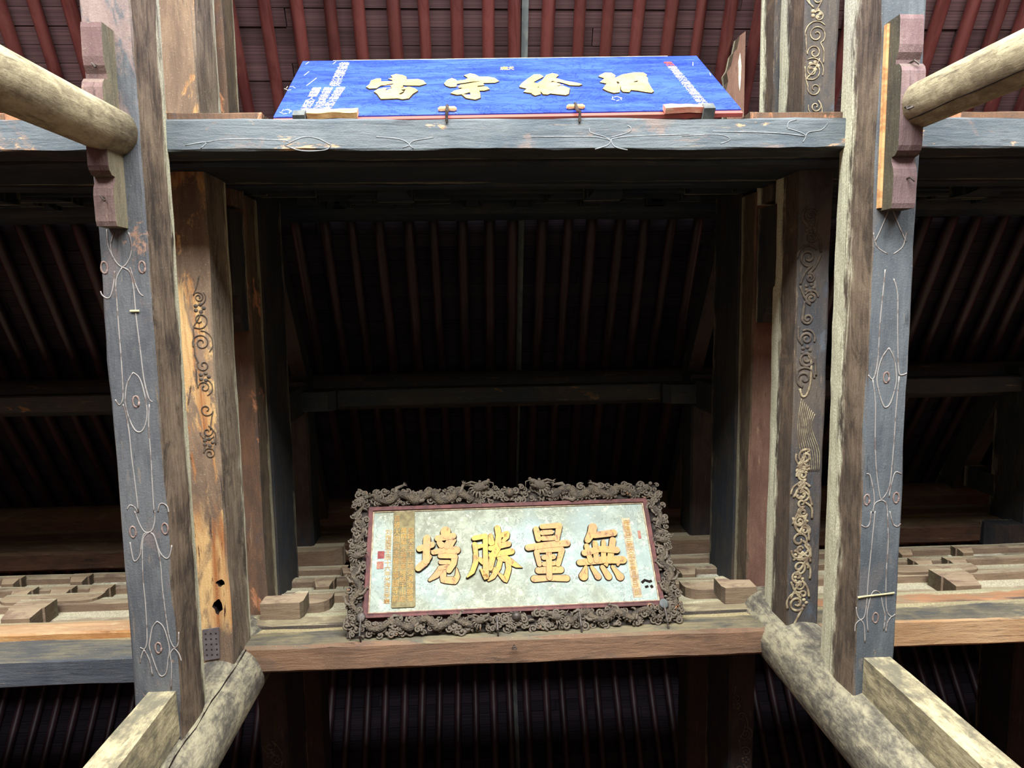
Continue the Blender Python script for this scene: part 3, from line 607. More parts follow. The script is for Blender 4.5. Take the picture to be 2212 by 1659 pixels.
# corbels laid below the spacer beams, running out from the north wall frame
def stepped(y0, y1, h0, h1, x0, x1, dirn):
    """a bracket arm whose free end rises in two curved steps; free end at y1"""
    L = y1 - y0; pts = [(0, h1), (0, h0)]
    for k in range(5): pts.append((L * (.62 + .06 * k / 4), h0 + (h1 - h0) * .08 * math.sin(k / 4 * math.pi / 2)))
    pts += [(L * .70, h0 + (h1 - h0) * .30)]
    for k in range(5): pts.append((L * (.86 + .05 * k / 4), h0 + (h1 - h0) * (.30 + .1 * math.sin(k / 4 * math.pi / 2))))
    pts += [(L * .93, h0 + (h1 - h0) * .50), (L, h0 + (h1 - h0) * .55), (L, h1)]
    m = MB(); m.rings([[(x, y0 + a, b + CAMZ) for a, b in pts] for x in (x0, x1)]); return m
for x0, x1, lab in ((-2.74, -2.50, 'dark stepped bracket arm under the left spacer beam'), (3.19, 3.46, 'dark stepped bracket arm under the right spacer beam')):
    tag(stepped(-1.0, .26, 7.55, 8.0, x0, x1, 1).obj('stepped_bracket', M_b4), lab, 'bracket')
for x0, x1, lab in ((-2.80, -2.50, 'dusty beam over the second left beam, north of the tie beam'), (3.19, 3.50, 'dusty beam over the second right beam, north of the tie beam')):
    big_beam('eave_bracket_beam', M_b2R if x0 > 0 else M_b3L, lab, x0, x1, -7.5, -1.05, 7.68, 8.15, seed=x0, rec=.04)
# weathered board beside the blue plaque
m = MB(); pl = [(3.12, -2.05), (3.3, -2.05), (3.3, -3.2), (3.23, -3.15), (3.20, -3.0), (3.16, -2.95), (3.13, -2.8), (3.08, -2.72), (3.10, -2.62), (3.07, -2.5), (3.11, -2.35), (3.09, -2.2)]
hump = tag(m.prism(pl, 8.8 + CAMZ, 9.0 + CAMZ).obj('cloud_board', M_b3R), 'weathered brown cloud-edged board right of the blue plaque', 'board')
m = MB(); m.prism([(3.235, -2.95), (3.255, -2.8), (3.25, -2.62), (3.24, -2.5), (3.225, -2.6), (3.22, -2.75), (3.215, -2.85)], 8.79 + CAMZ, 8.81 + CAMZ); attach(m.obj('plaster_patch', M_white, hump), hump)

# patched grey end of the rotten beam, scored with small crosses
m = MB(); m.prism([(-2.76, 3.16), (-2.60, 3.14), (-2.61, 3.46), (-2.76, 3.48)], 6.826 + CAMZ, 6.845 + CAMZ); attach(m.obj('painted_patch', M_greyp, b2L), b2L)
for i in range(3):
    for j in range(5):
        m = MB(); x = -2.73 + .05 * i; y = 3.2 + .055 * j
        m.tube([(x - .007, y - .007, 6.825 + CAMZ), (x + .007, y + .007, 6.825 + CAMZ)], .0025, 4); m.tube([(x + .007, y - .007, 6.825 + CAMZ), (x - .007, y + .007, 6.825 + CAMZ)], .0025, 4); attach(m.obj('scored_cross', M_hole, b2L), b2L)
# scroll relief on the underside of the second right beam
def spiral(cx, cy, r, turns, a0, n=26, s=1, e=1.0):
    return [(cx + r * (1 - .82 * k / n) * math.cos(a0 + s * turns * 2 * math.pi * k / n), cy + e * r * (1 - .82 * k / n) * math.sin(a0 + s * turns * 2 * math.pi * k / n)) for k in range(n + 1)]
rs_ = random.Random(5)
def scrolls(beam, mat, x0, x1, y0, y1, h, n, wd=.03, name='scroll_relief'):
    for k in range(n):
        cy = y0 + (y1 - y0) * (k + .5) / n; cx = rs_.uniform(x0 + .06, x1 - .06); r = rs_.uniform(.045, .09); s = rs_.choice((-1, 1)); a0 = rs_.uniform(0, 6.3)
        m = MB(); sp = spiral(cx, cy, r, rs_.uniform(1.1, 1.6), a0, s=s)
        ex = sp[0]; tail = [(min(max(ex[0] - s * .05 * t * math.sin(a0) * 2 + rs_.uniform(-.01, .01), x0), x1), ex[1] + (.06 + .05 * t) * t * (1 if math.cos(a0) > 0 else -1)) for t in (1.4, .7)]
        ribbon(m, tail + sp, wd, h + CAMZ - .005, .008)
        if k % 2 == 0:
            a1 = a0 + 2; ribbon(m, [(cx + r * 1.25 * math.cos(a1 + q * .35), cy + r * 1.35 * math.sin(a1 + q * .35)) for q in range(8)], wd * .9, h + CAMZ - .005, .008)
        if k % 3 == 0:
            for q in range(5): m.ball((cx + .05 * math.cos(q * 1.26) * .8, cy + r + .05 + .035 * math.sin(q * 1.26), h + CAMZ), .022, .02, .008, 8, 4)
        attach(m.obj(name, mat, beam, smooth=True), beam)
scrolls(b2R, M_scroll, 3.2, 3.40, 1.55, 3.2, 6.93, 17)
scrolls(b2R, M_scrollF, 3.2, 3.40, -.9, .9, 6.93, 9)
scrolls(b2R, M_scroll, 3.18, 3.36, -2.9, -1.75, 6.93, 7, .013)
scrolls(b2L, M_scrollF, -2.66, -2.52, -.2, 1.5, 6.84, 8, .012)
scrolls(b4R, M_scrollF, 3.2, 3.46, 5.0, 7.2, 8.5, 9, .02)
scrolls(b4L, M_scrollF, -2.78, -2.52, 5.4, 7.0, 8.5, 9, .018)
# long feathered tail painted on the second right beam
for k in range(9):
    m = MB(); x = 3.22 + .018 * k
    ribbon(m, [(x + .03, 1.0 + .02 * k), (x, 1.3), (x + .04 + .006 * k, 1.55), (x + .09, 1.75)], .009, 6.93 + CAMZ - .004, .005); attach(m.obj('feather_line', M_scroll, b2R, smooth=True), b2R)
m = MB(); ribbon(m, [(3.3, .55), (3.335, .62), (3.34, .8), (3.31, .95), (3.26, .98), (3.23, .9)], .03, 6.93 + CAMZ - .004, .008); attach(m.obj('scroll_relief', M_scroll, b2R, smooth=True), b2R)

# ------------------------------------------------------------------ columns, props and square posts
def column(name, cx, cy, r, top, mat, lab, cat, rim=.42, n=40):
    rs = []; hs = [-CAMZ] + [-1 + .35 * k for k in range(int((top - rim + 1) / .35))] + [top - rim + rim * t for t in (0, .3, .55, .75, .9, 1)]
    for h in hs:
        t = max(0, (h - (top - rim)) / rim); rr = r * (1 - .14 * t ** 3)
        rs.append([(cx + (rr + wob(a * .5, h * .8, cx, .008)) * math.cos(2 * math.pi * a / n), cy + (rr + wob(a * .5, h * .8, cx + 4, .008)) * math.sin(2 * math.pi * a / n), h + CAMZ) for a in range(n)])
    return tag(MB().rings(rs).obj(name, mat, smooth=True), lab, cat)
colL = column('round_column', XL, 3.85, .36, 8.0, M_colm, 'thick round column at lower left, dusty grey with a long crack', 'column')
colR = column('round_column', XR, 3.7, .345, 8.0, M_colm, 'thick round column at lower right, mottled grey and beige', 'column')
column('round_column', XL, 10.2, .3, 8.45, M_colm, 'round column at the back of the hall on the left', 'column', rim=.2)
column('round_column', XR, 10.2, .3, 8.45, M_colm, 'round column at the back of the hall on the right', 'column', rim=.2)
def crack(col, pts, wd=.008):
    m = MB(); m.tube(pts, [wd * (.5 + abs(mnoise.noise(Vector(p) * 3))) for p in pts], 5); attach(m.obj('crack', M_hole, col), col)
def on_col(cx, cy, r, a, h): return (cx + r * math.cos(a), cy + r * math.sin(a), h + CAMZ)
crack(colL, [on_col(XL, 3.85, .363, -.98 + wob(h * 3, 2, 1, .05), h) for h in [3 + .2 * k for k in range(22)]])
propL = column('round_prop', -2.66, -1.30, .17, 5.6, M_prop, 'round log prop at upper left, under the left lower beam', 'post', rim=.0001)
propR = column('round_prop', 3.38, -1.44, .165, 5.6, M_prop, 'round log prop at upper right with a long dark crack', 'post', rim=.0001)
crack(propR, [on_col(3.38, -1.44, .167, 2.35 + wob(h * 2, 2, 1, .12), h) for h in [2.5 + .15 * k for k in range(20)]], .006)
nx_, ny_ = 3.38 - .165, -1.44 + .045
m = MB(); m.tube([(nx_ + .02, ny_, 5.28 + CAMZ), (nx_ - .03, ny_ + .01, 5.27 + CAMZ), (nx_ - .035, ny_ + .03, 5.23 + CAMZ), (nx_ - .01, ny_ + .02, 5.20 + CAMZ)], .009, 8)
attach(m.obj('nail_ring', M_iron, propR, smooth=True), propR)
for x0, x1, y0, y1, lab in ((-2.73, -2.50, 3.10, 3.50, 'square squared-timber post at lower left against the round column'), (3.24, 3.47, 3.05, 3.42, 'pale squared-timber post at lower right against the round column')):
    m = MB(); rs = []
    for k in range(26):
        z = 5.6 * k / 25 + 1.6 * k / 25
        rs.append([(x + wob(z, x, i, .012), y + wob(z, y, i + 5, .012), z) for i, (x, y) in enumerate(((x0, y0), (x1, y0), (x1, y1), (x0, y1)))])
    tag(m.rings(rs).obj('square_post', M_post), lab, 'post')
# carved corbels pinned under the lower beams at the props
def corbel(x0, x1, ya, yb, yc, mat, lab, tilt=0):
    def prof(L, s):
        q = [(0, 0), (L * .38, 0), (L * .43, .012), (L * .47, .04), (L * .48, .085), (L * .53, .08), (L * .60, .055), (L * .68, .045), (L * .95, .05), (L, .06), (L, .235)]
        return [(s * a, b) for a, b in q]
    A = prof(yc - yb, 1); B = prof(yb - ya, -1)
    pts = [(yb + a, b) for a, b in reversed(B[1:])] + [(yb + a, b) for a, b in A]
    rs = []
    for x in (x0 + .012, x0, x1, x1 - .012):
        e = .012 if x in (x0 + .012, x1 - .012) and False else 0
        rs.append([(x, a, 5.37 + b + e + CAMZ) for a, b in pts])
    m = MB().rings([rs[1], rs[2]])
    return tag(m.obj('carved_corbel', mat), lab, 'bracket')
cL = corbel(-2.755, -2.61, -2.02, -1.28, -.60, M_corb, 'carved stepped corbel on the left lower beam at its log prop')
cR = corbel(3.205, 3.39, -2.10, -1.42, -.68, M_corbR, 'carved stepped corbel on the right lower beam at its log prop')
m = MB().box(3.185, 3.205, -2.08, -.70, 5.555 + CAMZ, 5.6 + CAMZ); attach(m.obj('raw_edge_strip', M_bare, cR), cR)
for c_, x, y in ((cL, -2.67, -1.72), (cL, -2.68, -.80), (cR, 3.30, -1.75), (cR, 3.31, -.90)):
    m = MB(); m.tube([(x, y, 5.46 + CAMZ), (x, y, 5.37 + CAMZ), (x + .03, y + .03, 5.36 + CAMZ)], .008, 6); attach(m.obj('nail', M_iron, c_), c_)

# ------------------------------------------------------------------ tie beams and bracket friezes, north and south
bt = tag(timber(MB(), 'x', WX0, WX1, -1.53, -1.28, 6.14, 6.6, rec=.01, seed=20, bev=.012, amp=.014).obj('tie_beam', M_bt), 'long grey-blue tie beam across the top carrying the blue plaque', 'beam')
for l in D['OUT_T']:
    m = MB(); ribbon(m, l, .011, 6.14 + CAMZ - .001, .006); attach(m.obj('raised_outline', M_lineT, bt, smooth=True), bt)
for x0, x1, lab in ((WX0, -1.76, 'thin brown rail behind the top tie beam, left of the blue plaque'), (2.40, WX1, 'thin brown rail behind the top tie beam, right of the blue plaque')):
    tag(timber(MB(), 'x', x0, x1, -1.61, -1.535, 6.25, 6.5, rec=.01, seed=22, bev=.008, amp=.008).obj('backing_rail', M_b3L), lab, 'rail')
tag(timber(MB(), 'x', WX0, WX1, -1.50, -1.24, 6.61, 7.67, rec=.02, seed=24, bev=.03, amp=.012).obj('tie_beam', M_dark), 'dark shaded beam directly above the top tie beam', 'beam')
def frieze(name, s, y, x0, x1, plate_m, lab, centers, arms=True, dark=None):
    """stack of plate, boards, blocks and tie logs on a wall line; s=-1: its lit face looks north, +1: south"""
    root = empty(name, ((x0 + x1) / 2, y, 7.6 + CAMZ), lab, 'bracket frieze')
    inv = Matrix.Translation(-Vector(root.location))
    def ch(m, n, mat): o = m.obj(n, mat, root); o.matrix_parent_inverse = inv; return o
    f0 = y; b_ = y - s * .3   # face plane and back plane
    def yy(a, b): return (min(a, b), max(a, b))
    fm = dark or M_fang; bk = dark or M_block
    a, b = yy(f0 + s * .12, b_ - s * .1)
    ch(timber(MB(), 'x', x0, x1, a, b, 7.66, 8.06, rec=.05, f=.45, seed=x0 + s, bev=.02, amp=.012), 'wall_plate', plate_m)
    a, b = yy(f0 - s * .05, f0 - s * .15)
    ch(MB().box(x0, x1, a, b, 8.05 + CAMZ, 8.64 + CAMZ), 'back_board', fm)
    a, b = yy(f0 - s * .035, f0 - s * .12)
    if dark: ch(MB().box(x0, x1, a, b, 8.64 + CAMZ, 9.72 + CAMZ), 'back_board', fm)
    else:
        n_ = int((x1 - x0) / .8); rq = random.Random(int(x0 * 10))
        for h0, h1 in ((8.84, 9.11), (9.29, 9.51)):
            for k in range(n_):
                p = x0 + (x1 - x0) * k / n_; q = x0 + (x1 - x0) * (k + 1) / n_
                ch(MB().box(p + .005, q - .005, a, b, h0 + CAMZ, h1 + CAMZ), 'back_board', rq.choice((M_white, fm, fm, M_b3R)))
    # a mason's strip of crumbling plaster on the plate
    for h0, h1, off in ((8.60, 8.86, .05), (9.08, 9.30, .05), (9.49, 9.72, .05)):
        a, b = yy(f0 + s * off, f0 - s * .18)
        ch(timber(MB(), 'x', x0, x1, a, b, h0, h1, rec=.03, f=.6, seed=h0 + x0, bev=.01, amp=.01), 'tie_log', fm)
    blk = {}
    def block(cx, h0, h1, wd, dp):
        m = MB(); H = h1 - h0; z = h0 + CAMZ
        a0, a1 = yy(f0 + s * dp, f0 - s * .16); t0, t1 = yy(f0 + s * (dp - .04), f0 - s * .16)
        w2 = wd / 2
        def rect(w_, p, q, zz): return [(cx - w_, p, zz), (cx + w_, p, zz), (cx + w_, q, zz), (cx - w_, q, zz)]
        m.rings([rect(w2 - .05, t0, t1, z), rect(w2 - .02, a0, a1, z + H * .42), rect(w2, a0, a1, z + H * .45), rect(w2, a0, a1, z + H)])
        ch(m, 'bearing_block', bk)
    def arm(cx, h0, h1, ln, dp):
        pts = [(-ln, h1), (-ln, h0 + (h1 - h0) * .55)]
        for k in range(5): pts.append((-ln + ln * .32 * (1 - math.cos(k / 4 * math.pi / 2)) + 0, h0 + (h1 - h0) * .55 * (1 - math.sin(k / 4 * math.pi / 2))))
        pts += [(-p, q) for p, q in reversed(pts)]
        a0, a1 = yy(f0 + s * dp, f0 - s * .1)
        m = MB().rings([[(cx + p, a, q + CAMZ) for p, q in pts] for a in (a0, a1)]); ch(m, 'bracket_arm', bk)
    for cx, typ in centers:
        if typ == 'bay':
            block(cx, 8.06, 8.52, .42, .16); arm(cx, 8.62, 8.87, .60, .085)
            for dx in (-.48, 0, .48): block(cx + dx, 8.86, 9.09, .27, .10)
            for dx in (-.88, 0, .88): block(cx + dx, 9.3, 9.5, .25, .10)
        else:
            block(cx, 8.06, 8.35, .62, .1); arm(cx, 8.3, 8.62, .80, .08)
            for dx in (-.6, .6): block(cx + dx, 8.86, 9.09, .27, .10)
            for dx in (-.95, .95): block(cx + dx, 9.3, 9.5, .25, .10)
    return root
SY = 3.64
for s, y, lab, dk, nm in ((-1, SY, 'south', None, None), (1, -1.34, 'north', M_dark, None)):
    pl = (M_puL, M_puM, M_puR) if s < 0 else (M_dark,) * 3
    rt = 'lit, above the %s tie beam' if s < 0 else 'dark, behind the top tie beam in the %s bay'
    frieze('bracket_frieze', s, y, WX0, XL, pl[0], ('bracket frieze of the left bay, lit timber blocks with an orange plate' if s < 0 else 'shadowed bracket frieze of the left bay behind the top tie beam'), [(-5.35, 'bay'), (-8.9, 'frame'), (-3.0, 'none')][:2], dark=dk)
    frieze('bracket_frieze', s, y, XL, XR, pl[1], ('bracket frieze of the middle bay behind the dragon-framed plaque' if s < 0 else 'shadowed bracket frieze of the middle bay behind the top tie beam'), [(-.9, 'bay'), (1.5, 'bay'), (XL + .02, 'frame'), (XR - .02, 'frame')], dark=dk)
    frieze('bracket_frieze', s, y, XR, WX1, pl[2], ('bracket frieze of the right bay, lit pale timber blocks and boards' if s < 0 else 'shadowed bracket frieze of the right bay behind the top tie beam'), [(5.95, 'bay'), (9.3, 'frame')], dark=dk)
# projecting arm ends of the column brackets in the middle bay
for x0, x1, lab in ((-2.5, -2.03, 'upturned dusty bracket end beside the lower left column'), (2.80, 3.2, 'upturned dusty bracket end beside the lower right column')):
    s_ = 1 if x0 < 0 else -1; e = x1 if x0 < 0 else x0; r0 = x0 if x0 < 0 else x1
    pts = [(r0, 7.80), (e - s_ * .03, 7.80), (e, 7.86), (e, 8.12), (e - s_ * .13, 8.14), (e - s_ * .17, 8.04), (r0, 8.02)]
    tag(MB().rings([[(p, a, q + CAMZ) for p, q in pts] for a in (3.33, 3.52)]).obj('bracket_end', M_block), lab, 'bracket')

tag(timber(MB(), 'x', WX0, XL + .1, 3.58, 3.86, 7.15, 7.66, rec=.02, seed=40, bev=.015, amp=.012).obj('tie_beam', M_bbL), 'dark blue-grey tie beam of the left bay, below the orange plate', 'beam')
bbm = tag(timber(MB(), 'x', XL + .1, XR - .1, 3.52, 3.82, 7.15, 7.66, rec=.05, f=.7, seed=41, bev=.03, amp=.012).obj('tie_beam', M_bbM), 'brown grained tie beam under the dragon-framed plaque', 'beam')
tag(timber(MB(), 'x', XR - .1, WX1, 3.50, 3.80, 7.15, 7.66, rec=.03, seed=42, bev=.02, amp=.012).obj('tie_beam', M_bbR), 'pale orange tie beam of the right bay', 'beam')
m = MB(); m.tube([(.33, 3.6, 7.16 + CAMZ), (.33, 3.6, 7.10 + CAMZ)], .008, 6); m.tube([(.33 + .025 * math.cos(a * .63), 3.6, 7.08 + CAMZ + .025 * math.sin(a * .63)) for a in range(11)], .006, 6)
attach(m.obj('eye_ring', M_iron, bbm, smooth=True), bbm)

# purlins
tag(timber(MB(), 'x', WX0, WX1, 1.23, 1.47, 10.42, 10.74, rec=.01, seed=50, bev=.015).obj('purlin_tie', M_purlm), 'blue-painted tie log under the middle purlin', 'beam')
def purlin(y, h, r, mat, lab):
    rs = [[(x, y + (r + wob(x, a, y, .02)) * math.cos(2 * math.pi * a / 14), h + CAMZ + (r + wob(x, a, 3, .015)) * math.sin(2 * math.pi * a / 14)) for a in range(14)] for x in [WX0 + .3 * k for k in range(int((WX1 - WX0) / .3) + 1)]]
    return tag(MB().rings(rs).obj('purlin', mat, smooth=True), lab, 'purlin')
purlin(1.33, 11.02, .28, M_purlm, 'dark round purlin crossing the middle of the roof')
tag(timber(MB(), 'x', WX0, WX1, 3.56, 3.86, 10.45, 11.15, rec=.03, seed=52, bev=.04, amp=.02).obj('purlin_tie', M_purl), 'brown tie log over the black gap above the south friezes', 'beam')
tag(timber(MB(), 'x', WX0, WX1, 3.62, 3.80, 11.15, 11.7, rec=.0, seed=53, bev=.01, amp=.01).obj('purlin_board', M_purl), 'brown board between the south tie log and the south purlin', 'board')
purlin(3.73, 12.1, .40, M_purl, 'thick brown purlin under the rafters on the south line')
purlin(-1.3, 9.73, .2, M_dark, 'dark purlin above the north friezes')
purlin(6.95, 14.6, .26, M_dark, 'ridge purlin at the top of the roof')
purlin(10.15, 12.35, .24, M_dark, 'dark purlin on the back slope')
# posts and corbels carrying the purlins on the frames
for x, nm in ((XL, 'left'), (XR, 'right')):
    sgn = 1 if x < 0 else -1
    tag(MB().box(x - .16, x + .16, 1.15, 1.55, 9.45 + CAMZ, 10.42 + CAMZ).obj('short_post', M_b4), 'dark short post under the middle purlin on the %s frame' % nm, 'post')
    L = .62
    pts = [(-L, 10.43), (-L, 10.25), (-L + .1, 10.15), (-L + .25, 10.13), (L - .25, 10.13), (L - .1, 10.15), (L, 10.25), (L, 10.43)]
    tag(MB().rings([[(x + p, a, q + CAMZ) for p, q in pts] for a in (1.22, 1.50)]).obj('purlin_corbel', M_dark), 'dark corbel holding the middle purlin at the %s frame' % nm, 'bracket')
    pts = [(-L, 10.46), (-L, 10.25), (-L + .1, 10.15), (-L + .25, 10.1), (L - .25, 10.1), (L - .1, 10.15), (L, 10.25), (L, 10.46)]
    tag(MB().rings([[(x + p, a, q + CAMZ) for p, q in pts] for a in (3.55, 3.85)]).obj('purlin_corbel', M_fang), 'brown corbel holding the south purlin at the %s frame' % nm, 'bracket')
    m = MB(); ax = Vector((x, -.9, 9.5 + CAMZ)); bx_ = Vector((x, 1.25, 11.0 + CAMZ)); dv = (bx_ - ax); u = dv.normalized(); n_ = Vector((0, -u.z, u.y))
    rs = [[p + Vector((a, 0, 0)) + n_ * b for a, b in ((-.11, -.14), (.11, -.14), (.11, .14), (-.11, .14))] for p in (ax, bx_)]
    tag(m.rings(rs).obj('diagonal_strut', M_b4), 'dark slanting strut rising to the middle purlin on the %s frame' % nm, 'strut')
    m = MB(); ax = Vector((x, 1.8, 10.9 + CAMZ)); bx_ = Vector((x, 3.6, 11.9 + CAMZ))
    tag(m.rings([[p + Vector((a, 0, 0)) + n_ * b for a, b in ((-.1, -.12), (.1, -.12), (.1, .12), (-.1, .12))] for p in (ax, bx_)]).obj('diagonal_strut', M_b4), 'dark slanting strut rising to the south purlin on the %s frame' % nm, 'strut')
tag(MB().box(8.36, 8.68, 2.9, 3.25, 10.9 + CAMZ, 11.6 + CAMZ).obj('short_post', M_b4), 'grey block post at the right edge above the brackets', 'post')
m = MB(); pts = [(7.85, 10.46), (7.85, 10.38), (7.95, 10.26), (8.1, 10.2), (9.3, 10.2), (9.3, 10.46)]
tag(m.rings([[(p, a, q + CAMZ) for p, q in pts] for a in (3.5, 3.86)]).obj('purlin_corbel', M_b4), 'round-nosed corbel at the right edge above the brackets', 'bracket')
m = MB(); ax = Vector((8.5, 1.2, 12.2 + CAMZ - 1.3)); bx_ = Vector((8.5, 3.5, 12.2 + CAMZ)); u = (bx_ - ax).normalized(); n_ = Vector((0, -u.z, u.y))
tag(m.rings([[p + Vector((a, 0, 0)) + n_ * b for a, b in ((-.14, -.2), (.14, -.2), (.14, .2), (-.14, .2))] for p in (ax, bx_)]).obj('diagonal_strut', M_b4), 'dark slanting strut at the right edge of the view', 'strut')
# ------------------------------------------------------------------ plaques
def frame_matrix(B, o):
    m = Matrix([list(B[0]) + [o[0]], list(B[1]) + [o[1]], list(B[2]) + [o[2] + CAMZ], [0, 0, 0, 1]])
    return m
BB = [[0.99988783, -0.008881, -0.0120605], [-0.01496778, -0.56338073, -0.82606181], [0.00054161, 0.82614967, -0.56345046]]
LB = [[0.99948161, -0.01693284, 0.02738215], [0.00449676, -0.76875517, -0.63952738], [0.03187918, 0.63931899, -0.76828051]]
blue = empty('blue_plaque', (0, 0, 0), 'bright blue horizontal name plaque with four large cream characters at the top', 'plaque', mat=frame_matrix(BB, (.33275, -1.62, 6.31638)))
W2, HH = 2.013, 1.534
def slab(x0, x1, y0l, y0r, y1l, y1r, z0, z1, name, mat, par):
    m = MB(); n = 40; rs = []
    for k in range(n + 1):
        t = k / n; x = x0 + (x1 - x0) * t; a = y0l + (y0r - y0l) * t + wob(x * 3, y0l, 1, .004); b = y1l + (y1r - y1l) * t + wob(x * 3, y1l, 2, .004)
        rs.append([(x, a, z0), (x, a, z1 - .003), (x, a + .003, z1), (x, b - .003, z1), (x, b, z1 - .003), (x, b, z0)])
    return m.rings(rs).obj(name, mat, par)
edges = [(0, 0), (.582, .548), (1.001, .987), (HH, HH)]
for k in range(3):
    (a, b), (c, e) = edges[k], edges[k + 1]
    slab(-W2, W2, a + .004, b + .004, c, e, -.05, 0, 'plank', M_blue, blue)
slab(-W2, W2, -.055, -.055, 0, 0, -.05, -.012, 'red_bottom_edge', M_red, blue)
slab(-W2 + .3, W2 - .3, HH + .002, HH + .002, HH + .012, HH + .012, -.05, .0, 'dusty_top_edge', M_white, blue)
for nm in ('zhou', 'yu', 'lun', 'mi'):
    q = D['BLUE'][nm]; m = MB().prism(q[0], .002, .012, q[1:]); o = m.obj('large_character', M_yel, blue); o.data.materials.append(M_edge)
    for p in o.data.polygons: p.material_index = 0 if abs(p.normal.z) > .9 else 1
    cx_ = sum(p[0] for p in q[0]) / len(q[0]); cy_ = sum(p[1] for p in q[0]) / len(q[0])
    g_ = [(x + .005 * (1 if x > cx_ else -1), y + (.008 if y > cy_ else -.006)) for x, y in q[0]]
    try: MB().prism(g_, .0005, .003).obj('shade_outline', M_edge, blue)  # wider dark copy underneath, a painted shadow outline
    except Exception: pass
def seam(par, pts, z, wd, mat=None, name='carved_seam'):
    m = MB(); m.tube([(x, y, z) for x, y in pts], wd, 5, flat=.5); return m.obj(name, mat or M_bare, par)
rr = random.Random(3)
def bseam(poly):
    xs = [p[0] for p in poly]; ys = [p[1] for p in poly]; return min(xs), max(xs), min(ys), max(ys)
for nm in ('zhou', 'yu', 'lun', 'mi'):
    x0, x1, y0, y1 = bseam(D['BLUE'][nm][0]); cx = (x0 + x1) / 2; cy = (y0 + y1) / 2
    for k in range(4):
        ax = cx + rr.uniform(-.09, .09); ay = y0 + (y1 - y0) * rr.uniform(.25, .6); a = rr.uniform(-.5, .5)
        seam(blue, [(ax + t * .07 * math.cos(a), ay + t * .05 * math.sin(a) + .01 * math.sin(t * 2)) for t in (-1, -.4, .2, 1)], .0125, .004)

pend = []      # text converted to mesh in one go
def vtext(par, s, top, bot, size, mat, z, name, asp=1.0, cols=None):
    cu = bpy.data.curves.new('lettering', 'FONT'); cu.body = '\n'.join(s); cu.size = 1; cu.align_x = 'CENTER'; cu.offset = .0; cu.extrude = .0
    o = bpy.data.objects.new('lettering', cu); COL.objects.link(o); pend.append((o, par, top, bot, size, mat, z, name, asp, len(s)))
def flush_text():
    bpy.context.view_layer.update(); dg = bpy.context.evaluated_depsgraph_get()
    for o, par, top, bot, size, mat, z, name, asp, n in pend:
        me = bpy.data.meshes.new_from_object(o.evaluated_get(dg)); bpy.data.objects.remove(o)
        ys = [v.co.y for v in me.vertices]; xs = [v.co.x for v in me.vertices]
        y0, y1 = min(ys), max(ys); cx = (min(xs) + max(xs)) / 2; sx = size / (max(xs) - min(xs))
        for v in me.vertices:
            t = (y1 - v.co.y) / max(1e-6, y1 - y0)
            yy = top[1] + (bot[1] - top[1]) * t; xx = top[0] + (bot[0] - top[0]) * t + (v.co.x - cx) * sx * asp
            v.co = (xx, yy, z)
        b = bmesh.new(); b.from_mesh(me); r_ = bmesh.ops.extrude_face_region(b, geom=b.faces[:])
        for v in [g_ for g_ in r_['geom'] if isinstance(g_, bmesh.types.BMVert)]: v.co.z += .004
        bmesh.ops.recalc_face_normals(b, faces=b.faces); b.to_mesh(me); b.free()
        me.materials.clear(); me.materials.append(mat); me.name = name
        q = bpy.data.objects.new(name, me); COL.objects.link(q); q.parent = par
vtext(blue, '佛保聖斯注敬', (-1.586, 1.46), (-1.60, .75), .11, M_whitept, .001, 'inscription_column')
vtext(blue, '我朝保揚大朝合從', (-1.53, .72), (-1.60, .06), .09, M_whitept, .001, 'inscription_column')
vtext(blue, '猶憶金宵倚天窗', (-1.645, .72), (-1.67, .09), .09, M_whitept, .001, 'inscription_column')
vtext(blue, '碧綢翠人間對倉堂', (-1.75, .72), (-1.775, .03), .09, M_whitept, .001, 'inscription_column')
vtext(blue, '著吉事敬次庚倚道癸未榖立', (1.672, 1.19), (1.712, .08), .10, M_whitept, .001, 'inscription_column')
vtext(blue, '署州', (1.66, 1.33), (1.668, 1.20), .09, M_red, .001, 'red_inscription')
vtext(blue, '獻', (.03, 1.25), (.03, 1.15), .14, M_yel, .001, 'small_character')
# scratches and bare blotches
for pts in ([(-1.93, 1.08), (-1.90, 1.2)], [(-1.86, .78), (-1.80, 1.0)], [(1.89, 1.2), (1.92, 1.32)], [(1.99, .9), (2.0, .98)], [(-1.97, 1.42), (-1.95, 1.5)], [(-1.7, 1.42), (-1.68, 1.5)]):
    seam(blue, pts, .0, .004, M_whitept, 'scratch')
for cx, cy, n in ((-2.0, .72, 5), (-1.93, .12, 8), (.97, .31, 8)):
    m = MB()
    for k in range(n): a = k * 1.1; m.tube([(cx + .05 * math.cos(a), cy + .06 * math.sin(a), .0), (cx + .05 * math.cos(a + .8) * .7, cy + .06 * math.sin(a + .8) * .7, .0)], .004, 5, flat=.5)
    m.obj('faded_stamp', M_whitept, blue)
